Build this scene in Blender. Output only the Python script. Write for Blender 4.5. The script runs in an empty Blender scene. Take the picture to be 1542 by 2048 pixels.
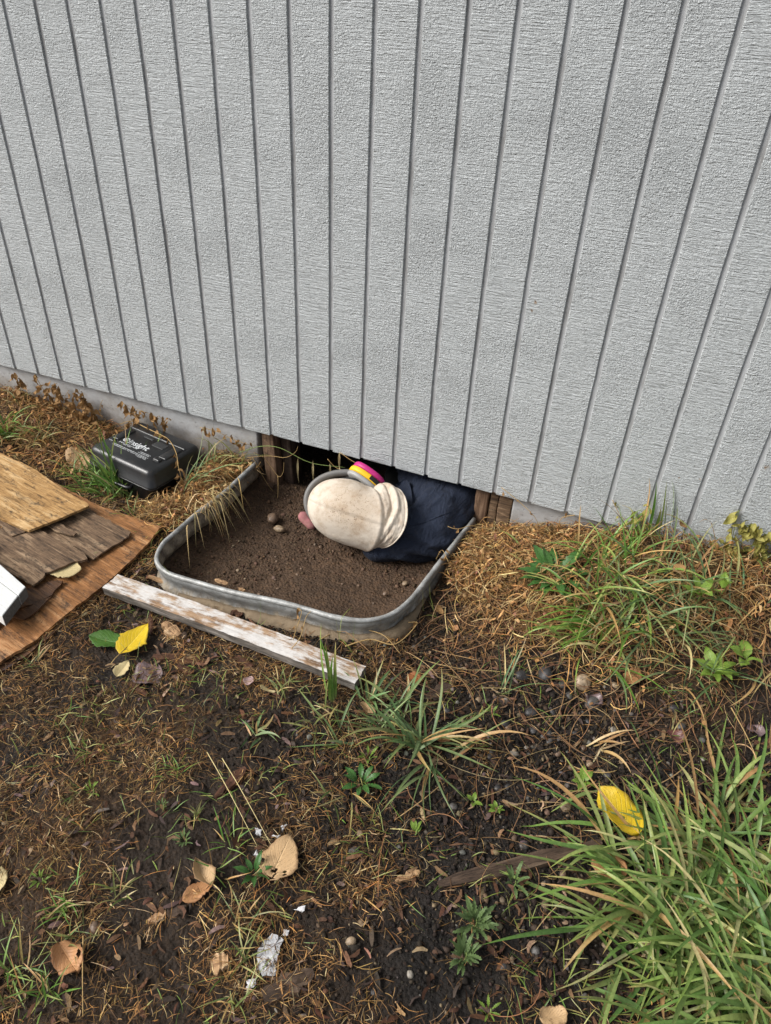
import bpy, bmesh, math
import numpy as np
from mathutils import Vector, Matrix, noise as mnoise
from mathutils.bvhtree import BVHTree

SC = bpy.context.scene
COL = SC.collection
rng = np.random.default_rng(11)

# ------------------------------------------------------------------ camera
FPX, YAW, PITCH, ROLL = 1461.7, -0.3635, 0.6250, 0.0555
CAM = np.array([1.0350, -1.6963, 1.1432])
_cy, _sy, _cp, _sp, _cr, _sr = (math.cos(YAW), math.sin(YAW), math.cos(PITCH), math.sin(PITCH), math.cos(ROLL), math.sin(ROLL))
FW = np.array([_sy * _cp, _cy * _cp, -_sp])
_r = np.array([_cy, -_sy, 0.0])
_u = np.cross(_r, FW)
RT = _cr * _r + _sr * _u
UP = -_sr * _r + _cr * _u
cam = bpy.data.cameras.new('camera')
cam.sensor_fit = 'HORIZONTAL'
cam.sensor_width = 36.0
cam.lens = FPX * 36.0 / 1542.0
cam.clip_start, cam.clip_end = 0.05, 200.0
cam_o = bpy.data.objects.new('camera', cam)
COL.objects.link(cam_o)
cam_o.matrix_world = Matrix(((RT[0], UP[0], -FW[0], CAM[0]), (RT[1], UP[1], -FW[1], CAM[1]), (RT[2], UP[2], -FW[2], CAM[2]), (0, 0, 0, 1)))
SC.camera = cam_o

# ------------------------------------------------------------------ light
SUN_DIR = Vector((-0.62, -0.42, 0.66)).normalized()          # towards the sun
SUN_STRENGTH, SKY_STRENGTH, EXPOSURE = 2.3, 0.086, 0.88
world = bpy.data.worlds.new('World')
SC.world = world
world.use_nodes = True
wn = world.node_tree
wn.nodes.clear()
_sky = wn.nodes.new('ShaderNodeTexSky')
_sky.sky_type = 'NISHITA'
_sky.sun_disc = False
_sky.sun_elevation = math.asin(SUN_DIR.z)
_sky.sun_rotation = math.atan2(SUN_DIR.x, SUN_DIR.y)
_sky.air_density, _sky.dust_density = 1.0, 3.0
_hs = wn.nodes.new('ShaderNodeHueSaturation')
_hs.inputs['Saturation'].default_value = 0.30               # a veil of cloud: nearly white sky
_bg = wn.nodes.new('ShaderNodeBackground')
_bg.inputs['Strength'].default_value = SKY_STRENGTH
_wo = wn.nodes.new('ShaderNodeOutputWorld')
wn.links.new(_sky.outputs[0], _hs.inputs['Color'])
wn.links.new(_hs.outputs[0], _bg.inputs['Color'])
wn.links.new(_bg.outputs[0], _wo.inputs['Surface'])
sun = bpy.data.lights.new('sun', 'SUN')
sun.energy = SUN_STRENGTH
sun.angle = math.radians(30)
sun.color = (1.0, 0.965, 0.92)
sun_o = bpy.data.objects.new('sun', sun)
COL.objects.link(sun_o)
sun_o.rotation_euler = SUN_DIR.to_track_quat('Z', 'Y').to_euler()
vs = SC.view_settings
vs.view_transform = 'Standard'
vs.look = 'None'
vs.gamma = 1.0
vs.use_curve_mapping = False
vs.exposure = EXPOSURE
SC.render.engine = 'CYCLES'
SC.cycles.use_denoising = True
SC.cycles.max_bounces = 6

# ------------------------------------------------------------------ numpy noise and ground
def _hash(ix, iy, s):
    n = (ix.astype(np.int64) * 374761393 + iy.astype(np.int64) * 668265263 + s * 974634777) & 0x7fffffff
    n = ((n ^ (n >> 13)) * 1274126177) & 0x7fffffff
    return ((n ^ (n >> 16)) & 0xffff) / 65535.0

def vnoise(x, y, s=0):
    x = np.asarray(x, float); y = np.asarray(y, float)
    ix, iy = np.floor(x), np.floor(y)
    fx, fy = x - ix, y - iy
    fx = fx * fx * (3 - 2 * fx); fy = fy * fy * (3 - 2 * fy)
    a, b = _hash(ix, iy, s), _hash(ix + 1, iy, s)
    c, d = _hash(ix, iy + 1, s), _hash(ix + 1, iy + 1, s)
    return (a * (1 - fx) + b * fx) * (1 - fy) + (c * (1 - fx) + d * fx) * fy

def fbm(x, y, s=0, o=4):
    t, a, n = 0.0, 0.5, 0.0
    for k in range(o):
        t = t + a * (vnoise(x * 2 ** k + 17 * k, y * 2 ** k - 9 * k, s + k) - 0.5)
        a *= 0.55
    return t

def sstep(a, b, x):
    t = np.clip((x - a) / (b - a), 0, 1)
    return t * t * (3 - 2 * t)

def unz(px, py, z):
    d = FW + (px - 771) / FPX * RT - (py - 1024) / FPX * UP
    return CAM + d * ((z - CAM[2]) / d[2])

def unwall(px, py, Y):
    d = FW + (px - 771) / FPX * RT - (py - 1024) / FPX * UP
    return CAM + d * ((Y - CAM[1]) / d[1])

RIM_Z = -0.100
RIM_PX = [(512, 925), (465, 970), (425, 1003), (388, 1031), (357, 1058), (331, 1079), (317, 1098), (312, 1115), (318, 1131), (338, 1146), (371, 1157), (422, 1172),
          (472, 1186), (547, 1201), (615, 1218), (665, 1233), (716, 1240), (750, 1237), (783, 1227), (810, 1208), (834, 1183), (868, 1139), (901, 1096), (949, 1038)]
RIM_RAW = [unz(px, py, RIM_Z)[:2] for px, py in RIM_PX]

def catmull(P, n):
    P = np.array(P, float)
    Q = np.vstack([2 * P[0] - P[1], P, 2 * P[-1] - P[-2]])
    out = []
    for i in range(1, len(Q) - 2):
        for t in np.linspace(0, 1, n, endpoint=False):
            a, b, c, d = Q[i - 1], Q[i], Q[i + 1], Q[i + 2]
            out.append(0.5 * (2 * b + (c - a) * t + (2 * a - 5 * b + 4 * c - d) * t * t + (3 * b - a - 3 * c + d) * t ** 3))
    out.append(P[-1])
    return np.array(out)

RIM = catmull(RIM_RAW, 8)
for _k in range(10):                                           # even out the hand-read points
    RIM[1:-1] = 0.25 * RIM[:-2] + 0.5 * RIM[1:-1] + 0.25 * RIM[2:]
PIT_POLY = np.vstack([[[-0.005, 0.20]], RIM, [[0.70, 0.20]]])

def pit_sd(x, y):
    """signed distance to the well outline, negative inside"""
    x = np.asarray(x, float); y = np.asarray(y, float)
    shp = x.shape
    X, Y = x.ravel(), y.ravel()
    best = np.full(X.shape, 9.0)
    inside = np.zeros(X.shape, bool)
    P = PIT_POLY[::1]
    near = (X > -0.5) & (X < 1.1) & (Y > -1.0) & (Y < 0.6)
    Xn, Yn = X[near], Y[near]
    bn = np.full(Xn.shape, 9.0); ins = np.zeros(Xn.shape, bool)
    for i in range(len(P)):
        a, b = P[i], P[(i + 1) % len(P)]
        d = b - a
        L = d @ d + 1e-12
        t = np.clip(((Xn - a[0]) * d[0] + (Yn - a[1]) * d[1]) / L, 0, 1)
        bn = np.minimum(bn, (Xn - a[0] - t * d[0]) ** 2 + (Yn - a[1] - t * d[1]) ** 2)
        c = ((a[1] > Yn) != (b[1] > Yn)) & (Xn < (b[0] - a[0]) * (Yn - a[1]) / (b[1] - a[1] + 1e-15) + a[0])
        ins ^= c
    bn = np.sqrt(bn)
    best[near] = np.where(ins, -bn, bn)
    return best.reshape(shp)

_gx = np.array([-1.6, -1.0, -0.7, -0.3, 0.0, 0.72, 0.85, 1.0, 1.15, 1.5])
_gz = np.array([-0.115, -0.13, -0.165, -0.165, -0.155, -0.142, -0.11, -0.055, -0.005, 0.012])
HOLLOW = [(unz(880, 1300, -.17)[:2], .09, -.03), (unz(1140, 1520, -.16)[:2], .06, -.022), (unz(960, 1330, -.17)[:2], .07, -.02), (unz(1250, 1700, -.16)[:2], .15, .012),
          (unz(700, 1260, -.16)[:2], .05, .010), (unz(1000, 1140, -.13)[:2], .10, .022), (unz(430, 975, -.15)[:2], .06, .03), (unz(285, 985, -.18)[:2], .09, -.035), (unz(320, 930, -.18)[:2], .10, -.03), (unz(1300, 1250, -.13)[:2], .18, .015)]

def ground(x, y, fine=True):
    x = np.asarray(x, float); y = np.asarray(y, float)
    w = sstep(-0.60, -0.04, y)
    z = (np.interp(x, _gx, _gz)) * w + (-0.160) * (1 - w)
    for c, r, h in HOLLOW:
        z = z + h * np.exp(-((x - c[0]) ** 2 + (y - c[1]) ** 2) / (2 * r * r) * 2)
    z = z + 0.030 * fbm(x * 5, y * 5, 3, 3)
    if fine:
        z = z + 0.017 * fbm(x * 26, y * 26, 9, 4) + 0.006 * fbm(x * 110, y * 110, 15, 2)
    sd = pit_sd(x, y)
    pz = -0.205 + 0.018 * fbm(x * 9, y * 9, 21, 3) + 0.02 * sstep(-0.10, 0, sd) - 0.015 * sstep(0, .4, y)
    if fine:
        pz = pz + 0.010 * fbm(x * 40, y * 40, 29, 4)
    k = sstep(0.003, 0.008, sd)
    z = pz * (1 - k) + z * k
    under = sstep(0.06, 0.09, y)
    z = z * (1 - under) + np.minimum(z, -0.22 + 0.02 * fbm(x * 6, y * 6, 31, 3)) * under
    return z

def at(px, py, dz=0.0):
    """the point of the ground that lies at a spot measured on the photograph"""
    z = -0.16
    for _ in range(12):
        p = unz(px, py, z)
        z = 0.5 * z + 0.5 * float(ground(np.array([p[0]]), np.array([p[1]]), False)[0])
    p = unz(px, py, z)
    if p[1] > -.014:                                           # stands against the siding
        p = unwall(px, py, -.014)
    p[2] = float(ground(np.array([p[0]]), np.array([p[1]]))[0]) + dz
    return p

# ------------------------------------------------------------------ object helpers
def tag(o, label=None, cat=None, group=None, kind=None):
    if label: o['label'] = label
    if cat: o['category'] = cat
    if group: o['group'] = group
    if kind: o['kind'] = kind
    return o

def empty(name, loc=(0, 0, 0), label=None, cat=None, group=None, rz=0.0):
    o = bpy.data.objects.new(name, None)
    o.empty_display_size = 0.05
    COL.objects.link(o)
    o.location = loc
    o.rotation_euler[2] = rz
    return tag(o, label, cat, group)

def link(name, me, mat=None, parent=None, smooth=True):
    if mat is not None and not me.materials:
        me.materials.append(mat)
    if smooth and len(me.polygons):
        me.polygons.foreach_set('use_smooth', np.ones(len(me.polygons), bool))
    o = bpy.data.objects.new(name, me)
    COL.objects.link(o)
    if parent is not None:
        o.parent = parent
        bpy_loc = parent.matrix_basis.inverted() if False else None
    return o

def np_mesh(name, V, F, cols=None, attrs=None):
    """V n x 3, F m x 3 or m x 4 array"""
    V = np.asarray(V, np.float32).reshape(-1, 3)
    F = np.asarray(F, np.int32)
    me = bpy.data.meshes.new(name)
    me.vertices.add(len(V)); me.vertices.foreach_set('co', V.ravel())
    k = F.shape[1]
    me.loops.add(F.size); me.loops.foreach_set('vertex_index', F.ravel())
    me.polygons.add(len(F))
    me.polygons.foreach_set('loop_start', np.arange(0, F.size, k, dtype=np.int32))
    me.polygons.foreach_set('loop_total', np.full(len(F), k, np.int32))
    me.update(calc_edges=True)
    if cols is not None:
        a = me.color_attributes.new('Col', 'FLOAT_COLOR', 'POINT')
        c = np.ones((len(V), 4), np.float32); c[:, :3] = cols
        a.data.foreach_set('color', c.ravel())
    for n, v in (attrs or {}).items():
        a = me.attributes.new(n, 'FLOAT', 'POINT')
        a.data.foreach_set('value', np.asarray(v, np.float32).ravel())
    return me

def grid_faces(nu, nv, off=0, wrap=False):
    i, j = np.meshgrid(np.arange(nu - 1), np.arange(nv if wrap else nv - 1), indexing='ij')
    a = i * nv + j
    b = i * nv + (j + 1) % nv
    return np.stack([a, b, b + nv, a + nv], -1).reshape(-1, 4) + off

def py_mesh(name, V, F):
    me = bpy.data.meshes.new(name)
    me.from_pydata([tuple(map(float, v)) for v in V], [], F)
    me.update()
    return me

def tube(path, rad, n=8, closed_ends=True):
    P = np.array(path, float)
    rad = np.broadcast_to(np.array(rad, float), (len(P),))
    T = np.gradient(P, axis=0)
    T /= np.linalg.norm(T, axis=1)[:, None] + 1e-12
    up = np.array([0, 0, 1.0]) if abs(T[0, 2]) < .9 else np.array([1.0, 0, 0])
    V = []
    a = np.linspace(0, 2 * np.pi, n, endpoint=False)
    for p, t, r in zip(P, T, rad):
        s = np.cross(t, up); s /= np.linalg.norm(s) + 1e-12
        q = np.cross(s, t)
        up = q
        V.append(p + r * (np.cos(a)[:, None] * s + np.sin(a)[:, None] * q))
    V = np.concatenate(V)
    F = [tuple(f) for f in grid_faces(len(P), n, 0, True)]
    if closed_ends:
        F.append(tuple(range(n))[::-1]); F.append(tuple(range(len(V) - n, len(V))))
    return V, F

class MB:
    def __init__(s): s.V, s.F = [], []
    def add(s, V, F):
        o = sum(len(v) for v in s.V)
        s.V.append(np.asarray(V, float)); s.F += [tuple(int(i) + o for i in f) for f in F]
    def mesh(s, name): return py_mesh(name, np.concatenate(s.V), s.F)

def box_vf(lo, hi):
    x0, y0, z0 = lo; x1, y1, z1 = hi
    V = [(x0, y0, z0), (x1, y0, z0), (x1, y1, z0), (x0, y1, z0), (x0, y0, z1), (x1, y0, z1), (x1, y1, z1), (x0, y1, z1)]
    F = [(0, 3, 2, 1), (4, 5, 6, 7), (0, 1, 5, 4), (1, 2, 6, 5), (2, 3, 7, 6), (3, 0, 4, 7)]
    return V, F

def bevel_mesh(me, w, seg=2):
    bm = bmesh.new(); bm.from_mesh(me)
    bmesh.ops.bevel(bm, geom=list(bm.edges), offset=w, segments=seg, affect='EDGES', profile=0.5, clamp_overlap=True)
    bmesh.ops.recalc_face_normals(bm, faces=bm.faces)
    bm.to_mesh(me); bm.free(); me.update()
    return me

def recalc(me):
    bm = bmesh.new(); bm.from_mesh(me)
    bmesh.ops.recalc_face_normals(bm, faces=bm.faces)
    bm.to_mesh(me); bm.free(); me.update()
    return me

# ------------------------------------------------------------------ materials
class NT:
    def __init__(s, name):
        s.m = bpy.data.materials.new(name); s.m.use_nodes = True
        s.t = s.m.node_tree; s.t.nodes.clear()
        s.out = s.t.nodes.new('ShaderNodeOutputMaterial')
        s.p = s.t.nodes.new('ShaderNodeBsdfPrincipled')
        s.t.links.new(s.p.outputs[0], s.out.inputs['Surface'])
        s.geo = s.t.nodes.new('ShaderNodeNewGeometry')
        s.tc = s.t.nodes.new('ShaderNodeTexCoord')
    def n(s, typ, ins=None, **kw):
        nd = s.t.nodes.new(typ)
        for k, v in kw.items(): setattr(nd, k, v)
        for k, v in (ins or {}).items(): s.set(nd.inputs[k], v)
        return nd
    def set(s, sock, v):
        if isinstance(v, bpy.types.NodeSocket): s.t.links.new(v, sock)
        elif isinstance(v, (tuple, list)) and len(v) == 3 and sock.type == 'RGBA': sock.default_value = (*v, 1)
        else: sock.default_value = v
    def coord(s, scale=(1, 1, 1), world=True, rot=(0, 0, 0)):
        src = s.geo.outputs['Position'] if world else s.tc.outputs['Object']
        return s.n('ShaderNodeMapping', {'Vector': src, 'Scale': scale, 'Rotation': rot}).outputs[0]
    def noise(s, vec, scale=1, detail=4, rough=.55, dist=0):
        return s.n('ShaderNodeTexNoise', {'Vector': vec, 'Scale': scale, 'Detail': detail, 'Roughness': rough, 'Distortion': dist}).outputs['Fac']
    def ramp(s, fac, stops, interp='LINEAR'):
        r = s.n('ShaderNodeValToRGB', {'Fac': fac})
        r.color_ramp.interpolation = interp
        e = r.color_ramp.elements
        while len(e) < len(stops): e.new(0.5)
        for el, (pos, c) in zip(e, stops):
            el.position = pos
            el.color = (*c, 1) if not isinstance(c, (int, float)) else (c, c, c, 1)
        return r.outputs['Color']
    def mix(s, fac, a, b, mode='MIX'):
        m = s.n('ShaderNodeMix', data_type='RGBA', blend_type=mode)
        s.set(m.inputs['Factor'], fac); s.set(m.inputs['A'], a); s.set(m.inputs['B'], b)
        return m.outputs['Result']
    def math(s, op, a, b=0.0, clamp=False):
        m = s.n('ShaderNodeMath', operation=op, use_clamp=clamp)
        s.set(m.inputs[0], a); s.set(m.inputs[1], b)
        return m.outputs[0]
    def attr(s, name, out='Color'):
        return s.n('ShaderNodeAttribute', attribute_name=name).outputs[out]
    def bump(s, h, dist=.001, strength=1.0, prev=None):
        ins = {'Height': h, 'Distance': dist, 'Strength': strength}
        if prev is not None: ins['Normal'] = prev
        return s.n('ShaderNodeBump', ins).outputs[0]
    def done(s, color=None, rough=None, normal=None, spec=None, metal=None):
        if color is not None: s.set(s.p.inputs['Base Color'], color)
        if rough is not None: s.set(s.p.inputs['Roughness'], rough)
        if normal is not None: s.set(s.p.inputs['Normal'], normal)
        if spec is not None: s.set(s.p.inputs['Specular IOR Level'], spec)
        if metal is not None: s.set(s.p.inputs['Metallic'], metal)
        return s.m

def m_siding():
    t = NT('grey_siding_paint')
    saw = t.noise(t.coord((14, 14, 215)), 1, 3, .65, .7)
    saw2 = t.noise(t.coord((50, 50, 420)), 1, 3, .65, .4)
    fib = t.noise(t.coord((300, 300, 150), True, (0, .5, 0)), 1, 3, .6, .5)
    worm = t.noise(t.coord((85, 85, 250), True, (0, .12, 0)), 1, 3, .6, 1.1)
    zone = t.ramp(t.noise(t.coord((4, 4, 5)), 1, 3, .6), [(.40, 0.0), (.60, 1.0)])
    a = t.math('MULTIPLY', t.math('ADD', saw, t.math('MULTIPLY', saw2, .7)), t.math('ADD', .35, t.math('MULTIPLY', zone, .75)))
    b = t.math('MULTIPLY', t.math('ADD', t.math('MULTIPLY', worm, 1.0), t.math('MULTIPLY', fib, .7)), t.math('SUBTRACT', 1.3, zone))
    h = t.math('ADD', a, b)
    nrm = t.bump(h, .0092, 1.0)
    big = t.noise(t.coord((2.2, 2.2, 1.1)), 1, 4, .6)
    spk = t.ramp(t.noise(t.coord((60, 60, 42)), 1, 5, .75), [(.62, 0.0), (.72, 1.0)])
    c = t.mix(big, (.50, .53, .54), (.575, .605, .615))
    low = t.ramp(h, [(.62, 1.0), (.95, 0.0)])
    c = t.mix(t.math('MULTIPLY', low, .45), c, (.22, .225, .22))  # shade painted into the colour: recesses of the grain darkened to strengthen the relief
    c = t.mix(t.math('MULTIPLY', spk, .30), c, (.22, .22, .21))
    chip = t.ramp(t.noise(t.coord((9, 9, 9)), 1, 6, .75), [(.765, 0.0), (.785, 1.0)])
    c = t.mix(t.math('MULTIPLY', chip, .6), c, (.42, .33, .24))
    for (x, y, z), r in [(tuple(unwall(*q, 0)), rr) for q, rr in (((1071, 604), .010), ((1064, 622), .008), ((600, 858), .010), ((1532, 935), .014), ((1358, 955), .005), ((1400, 958), .005), ((585, 862), .006))]:
        d = t.n('ShaderNodeVectorMath', {0: t.geo.outputs['Position'], 1: (x, y, z)}, operation='DISTANCE').outputs['Value']
        dd = t.math('ADD', t.math('DIVIDE', d, r), t.math('MULTIPLY', t.noise(t.coord((150, 150, 150)), 1, 4, .8), 2.4))
        c = t.mix(t.math('MULTIPLY', t.ramp(t.math('MULTIPLY', dd, .5), [(.72, 1.0), (.82, 0.0)]), .8), c, (.25, .15, .07))
    return t.done(c, .5, nrm, .45)

def m_groove():
    t = NT('grey_groove_paint')
    h = t.noise(t.coord((160, 160, 20)), 1, 4, .6)
    d = t.ramp(t.noise(t.coord((40, 40, 7)), 1, 5, .7), [(.45, 0.0), (.72, 1.0)])
    c = t.mix(d, (.44, .45, .46), (.25, .245, .24))
    return t.done(c, .7, t.bump(h, .0015), .3)

def m_concrete_paint():
    t = NT('painted_concrete')
    h = t.noise(t.coord((60, 60, 60)), 1, 6, .7)
    pit = t.ramp(t.noise(t.coord((140, 140, 140)), 1, 2, .5), [(.66, 1.0), (.72, 0.0)])
    hh = t.math('ADD', t.math('MULTIPLY', h, .5), pit)
    dirt = t.ramp(t.noise(t.coord((12, 12, 20)), 1, 5, .7), [(.42, 0.0), (.75, 1.0)])
    zz = t.n('ShaderNodeSeparateXYZ', {'Vector': t.geo.outputs['Position']}).outputs['Z']
    splash = t.ramp(t.math('MULTIPLY', t.math('ADD', t.math('MULTIPLY', zz, -5.5), t.math('MULTIPLY', t.noise(t.coord((25, 25, 25)), 1, 4, .7), .8)), .5), [(.30, 0.0), (.56, 1.0)])
    c = t.mix(dirt, (.40, .405, .41), (.29, .28, .265))
    c = t.mix(t.math('MULTIPLY', splash, .75), c, (.15, .115, .08))
    return t.done(c, .8, t.bump(hh, .002), .25)

def m_wood(name, dark, mid, light, axis='X', scale=1.0, world=False, rough=.75, wear=None):
    """sawn or weathered timber, the grain along one axis of the object"""
    t = NT(name)
    k = {'X': (5, 55, 55), 'Y': (55, 5, 55), 'Z': (55, 55, 5)}[axis]
    k = tuple(v * scale for v in k)
    g1 = t.noise(t.coord(k, world), 1, 6, .68, .8)
    k2 = tuple(v * 3.2 for v in k)
    g2 = t.noise(t.coord(k2, world), 1, 4, .65, .3)
    blot = t.noise(t.coord((9, 9, 9), world), 1, 5, .7)
    c = t.ramp(t.math('ADD', t.math('MULTIPLY', g1, .7), t.math('MULTIPLY', blot, .35)), [(.40, dark), (.53, mid), (.64, light)])
    ln = t.ramp(g2, [(.34, 1.0), (.46, 0.0)])
    c = t.mix(t.math('MULTIPLY', ln, .8), c, tuple(v * .45 for v in dark))
    st = t.ramp(t.noise(t.coord((6, 22, 22), world), 1, 6, .78, .6), [(.50, 0.0), (.66, 1.0)])
    c = t.mix(t.math('MULTIPLY', st, .7), c, tuple(v * .5 for v in dark))
    if wear: c = wear(t, c, world)
    h = t.math('ADD', g1, t.math('MULTIPLY', g2, .9))
    return t.done(c, rough, t.bump(h, .0022), .3)

def wear_white(t, c, world):
    m = t.ramp(t.math('ADD', t.math('MULTIPLY', t.noise(t.coord((14, 60, 60), world), 1, 6, .75), .6), t.math('MULTIPLY', t.noise(t.coord((10, 10, 10), world), 1, 5, .7), .45)), [(.475, 0.0), (.57, 1.0)])
    cc = t.mix(t.noise(t.coord((120, 120, 120), world), 1, 3, .7), (.46, .435, .41), (.64, .625, .605))
    return t.mix(m, c, cc)

def wear_fibre(t, c, world):
    m = t.ramp(t.noise(t.coord((16, 36, 36), world), 1, 6, .8), [(.53, 0.0), (.64, 1.0)])
    return t.mix(t.math('MULTIPLY', m, .82), c, (.024, .018, .014))

def m_whitepaint():
    t = NT('white_board_paint')
    sp = t.ramp(t.noise(t.coord((90, 90, 90), False), 1, 6, .75), [(.62, 0.0), (.72, 1.0)])
    st = t.ramp(t.noise(t.coord((6, 30, 30), False), 1, 5, .7), [(.55, 0.0), (.8, 1.0)])
    c = t.mix(t.math('MULTIPLY', st, .6), (.62, .63, .62), (.42, .36, .28))
    c = t.mix(t.math('MULTIPLY', sp, .5), c, (.22, .2, .17))
    h = t.noise(t.coord((30, 260, 260), False), 1, 4, .6)
    return t.done(c, .5, t.bump(h, .0012), .4)

def m_board_end():
    t = NT('grey_board_end')
    h = t.noise(t.coord((160, 160, 160), False), 1, 5, .7)
    c = t.ramp(h, [(.35, (.07, .07, .068)), (.6, (.125, .125, .12)), (.75, (.19, .18, .17))])
    return t.done(c, .75, t.bump(h, .0015), .3)

def m_galv(inner=0.0):
    t = NT('muddy_galvanised_steel' if inner else 'weathered_galvanised_steel')
    vor = t.n('ShaderNodeTexVoronoi', {'Vector': t.coord((1, 1, 1)), 'Scale': 70.0}, feature='F1').outputs['Color']
    sp = t.n('ShaderNodeRGBToBW', {'Color': vor}).outputs[0]
    n1 = t.noise(t.coord((22, 22, 30)), 1, 6, .72)
    c = t.mix(sp, (.30, .31, .305), (.48, .485, .475))
    c = t.mix(t.ramp(n1, [(.40, 0.0), (.66, 1.0)]), c, (.19, .19, .18))
    zz = t.n('ShaderNodeSeparateXYZ', {'Vector': t.geo.outputs['Position']}).outputs['Z']
    dirt = t.ramp(t.math('MULTIPLY', t.math('ADD', t.math('MULTIPLY', zz, -14.0), t.math('ADD', inner, t.math('MULTIPLY', t.noise(t.coord((30, 30, 14)), 1, 6, .75), 1.5 + inner))), .33), [(.80, 0.0), (.93, 1.0)] if inner else [(.88, 0.0), (.99, 1.0)])
    mud = t.mix(t.ramp(t.noise(t.coord((38, 38, 22)), 1, 6, .75), [(.40, 0.0), (.60, 1.0)]), (.085, .062, .042), (.31, .26, .19))
    c = t.mix(t.math('MULTIPLY', dirt, .92), c, mud)
    streak = t.ramp(t.noise(t.coord((70, 70, 8)), 1, 5, .7), [(.58, 0.0), (.74, 1.0)])
    c = t.mix(t.math('MULTIPLY', streak, .55), c, (.24, .20, .15))
    met = t.math('MULTIPLY', t.math('SUBTRACT', 1.0, dirt), .35)
    h = t.math('ADD', t.noise(t.coord((90, 90, 90)), 1, 5, .7), t.math('MULTIPLY', dirt, t.noise(t.coord((45, 45, 45)), 1, 5, .75)) if inner else 0.0)
    return t.done(c, t.ramp(n1, [(.3, .42), (.7, .62)]), t.bump(h, .0030 if inner else .0010), .4, met)

def m_soil():
    t = NT('soil')
    col = t.attr('Col')
    n1 = t.noise(t.coord((55, 55, 55)), 1, 6, .75)
    n2 = t.noise(t.coord((210, 210, 210)), 1, 4, .7)
    v = t.n('ShaderNodeTexVoronoi', {'Vector': t.coord((1, 1, 1)), 'Scale': 130.0}, feature='F1').outputs['Distance']
    k = t.ramp(t.math('ADD', t.math('MULTIPLY', n1, .6), t.math('MULTIPLY', n2, .4)), [(.34, (.45, .45, .47)), (.52, (1.0, 1.0, 1.0)), (.70, (1.75, 1.62, 1.45))])
    c = t.mix(1.0, col, k, 'MULTIPLY')
    h = t.math('ADD', t.math('MULTIPLY', n1, 1.0), t.math('ADD', t.math('MULTIPLY', n2, .6), t.math('MULTIPLY', v, -.8)))
    return t.done(c, t.ramp(n2, [(.35, .62), (.65, .95)]), t.bump(h, .006), .3)

def m_col(name, rough=.7, spec=.3, trans=0.0, var=.35, bump=.0006, sc=220):
    """colour stored per piece (its own pigment), with fine grain"""
    t = NT(name)
    n = t.noise(t.coord((sc, sc, sc)), 1, 3, .7)
    k = t.ramp(n, [(.3, 1 - var), (.7, 1 + var)])
    c = t.mix(1.0, t.attr('Col'), k, 'MULTIPLY')
    m = t.done(c, rough, t.bump(n, bump), spec)
    if trans:
        tr = t.n('ShaderNodeBsdfTranslucent', {'Color': c})
        mx = t.n('ShaderNodeMixShader', {'Fac': trans})
        t.t.links.new(t.p.outputs[0], mx.inputs[1]); t.t.links.new(tr.outputs[0], mx.inputs[2])
        t.t.links.new(mx.outputs[0], t.out.inputs['Surface'])
    return m

def m_leaf(name, a, b, spot, spot_amt=.5, rough=.5, trans=.2, vein=None):
    t = NT(name)
    u, v = t.attr('lu', 'Fac'), t.attr('lv', 'Fac')
    av = t.math('ABSOLUTE', v)
    w = t.math('SINE', t.math('MULTIPLY', t.math('SUBTRACT', u, t.math('MULTIPLY', av, .42)), 52.0))
    side = t.ramp(w, [(.80, 0.0), (.98, 1.0)])
    mid = t.ramp(av, [(.02, 1.0), (.06, 0.0)])
    vn = t.math('MAXIMUM', t.math('MULTIPLY', side, .6), mid)
    n1 = t.noise(t.coord((45, 45, 45), False), 1, 5, .7)
    c = t.mix(n1, a, b)
    c = t.mix(t.math('MULTIPLY', vn, .45), c, vein or tuple(min(1, x * 1.35) for x in b))
    sp = t.ramp(t.noise(t.coord((85, 85, 85), False), 1, 5, .75), [(.60, 0.0), (.68, 1.0)])
    edge = t.ramp(t.math('MULTIPLY', t.math('ADD', av, t.math('MULTIPLY', n1, .6)), .5), [(.54, 0.0), (.72, 1.0)])
    c = t.mix(t.math('MULTIPLY', t.math('MAXIMUM', sp, edge), spot_amt), c, spot)
    m = t.done(c, rough, t.bump(t.math('ADD', t.math('MULTIPLY', vn, -.8), n1), .0012), .4)
    tr = t.n('ShaderNodeBsdfTranslucent', {'Color': c})
    mx = t.n('ShaderNodeMixShader', {'Fac': trans})
    t.t.links.new(t.p.outputs[0], mx.inputs[1]); t.t.links.new(tr.outputs[0], mx.inputs[2])
    t.t.links.new(mx.outputs[0], t.out.inputs['Surface'])
    return m

def m_plain(name, c, rough=.5, spec=.4, nsc=200, bump=.0004, var=.15, dust=None, metal=0):
    t = NT(name)
    n = t.noise(t.coord((nsc, nsc, nsc), False), 1, 4, .65)
    col = t.mix(n, tuple(x * (1 - var) for x in c), tuple(min(1, x * (1 + var)) for x in c))
    if dust:
        dc, amt, lo, hi, sc = dust
        d = t.ramp(t.noise(t.coord((sc, sc, sc), False), 1, 6, .75), [(lo, 0.0), (hi, 1.0)])
        col = t.mix(t.math('MULTIPLY', d, amt), col, dc)
    return t.done(col, rough, t.bump(n, bump), spec, metal)

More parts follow.
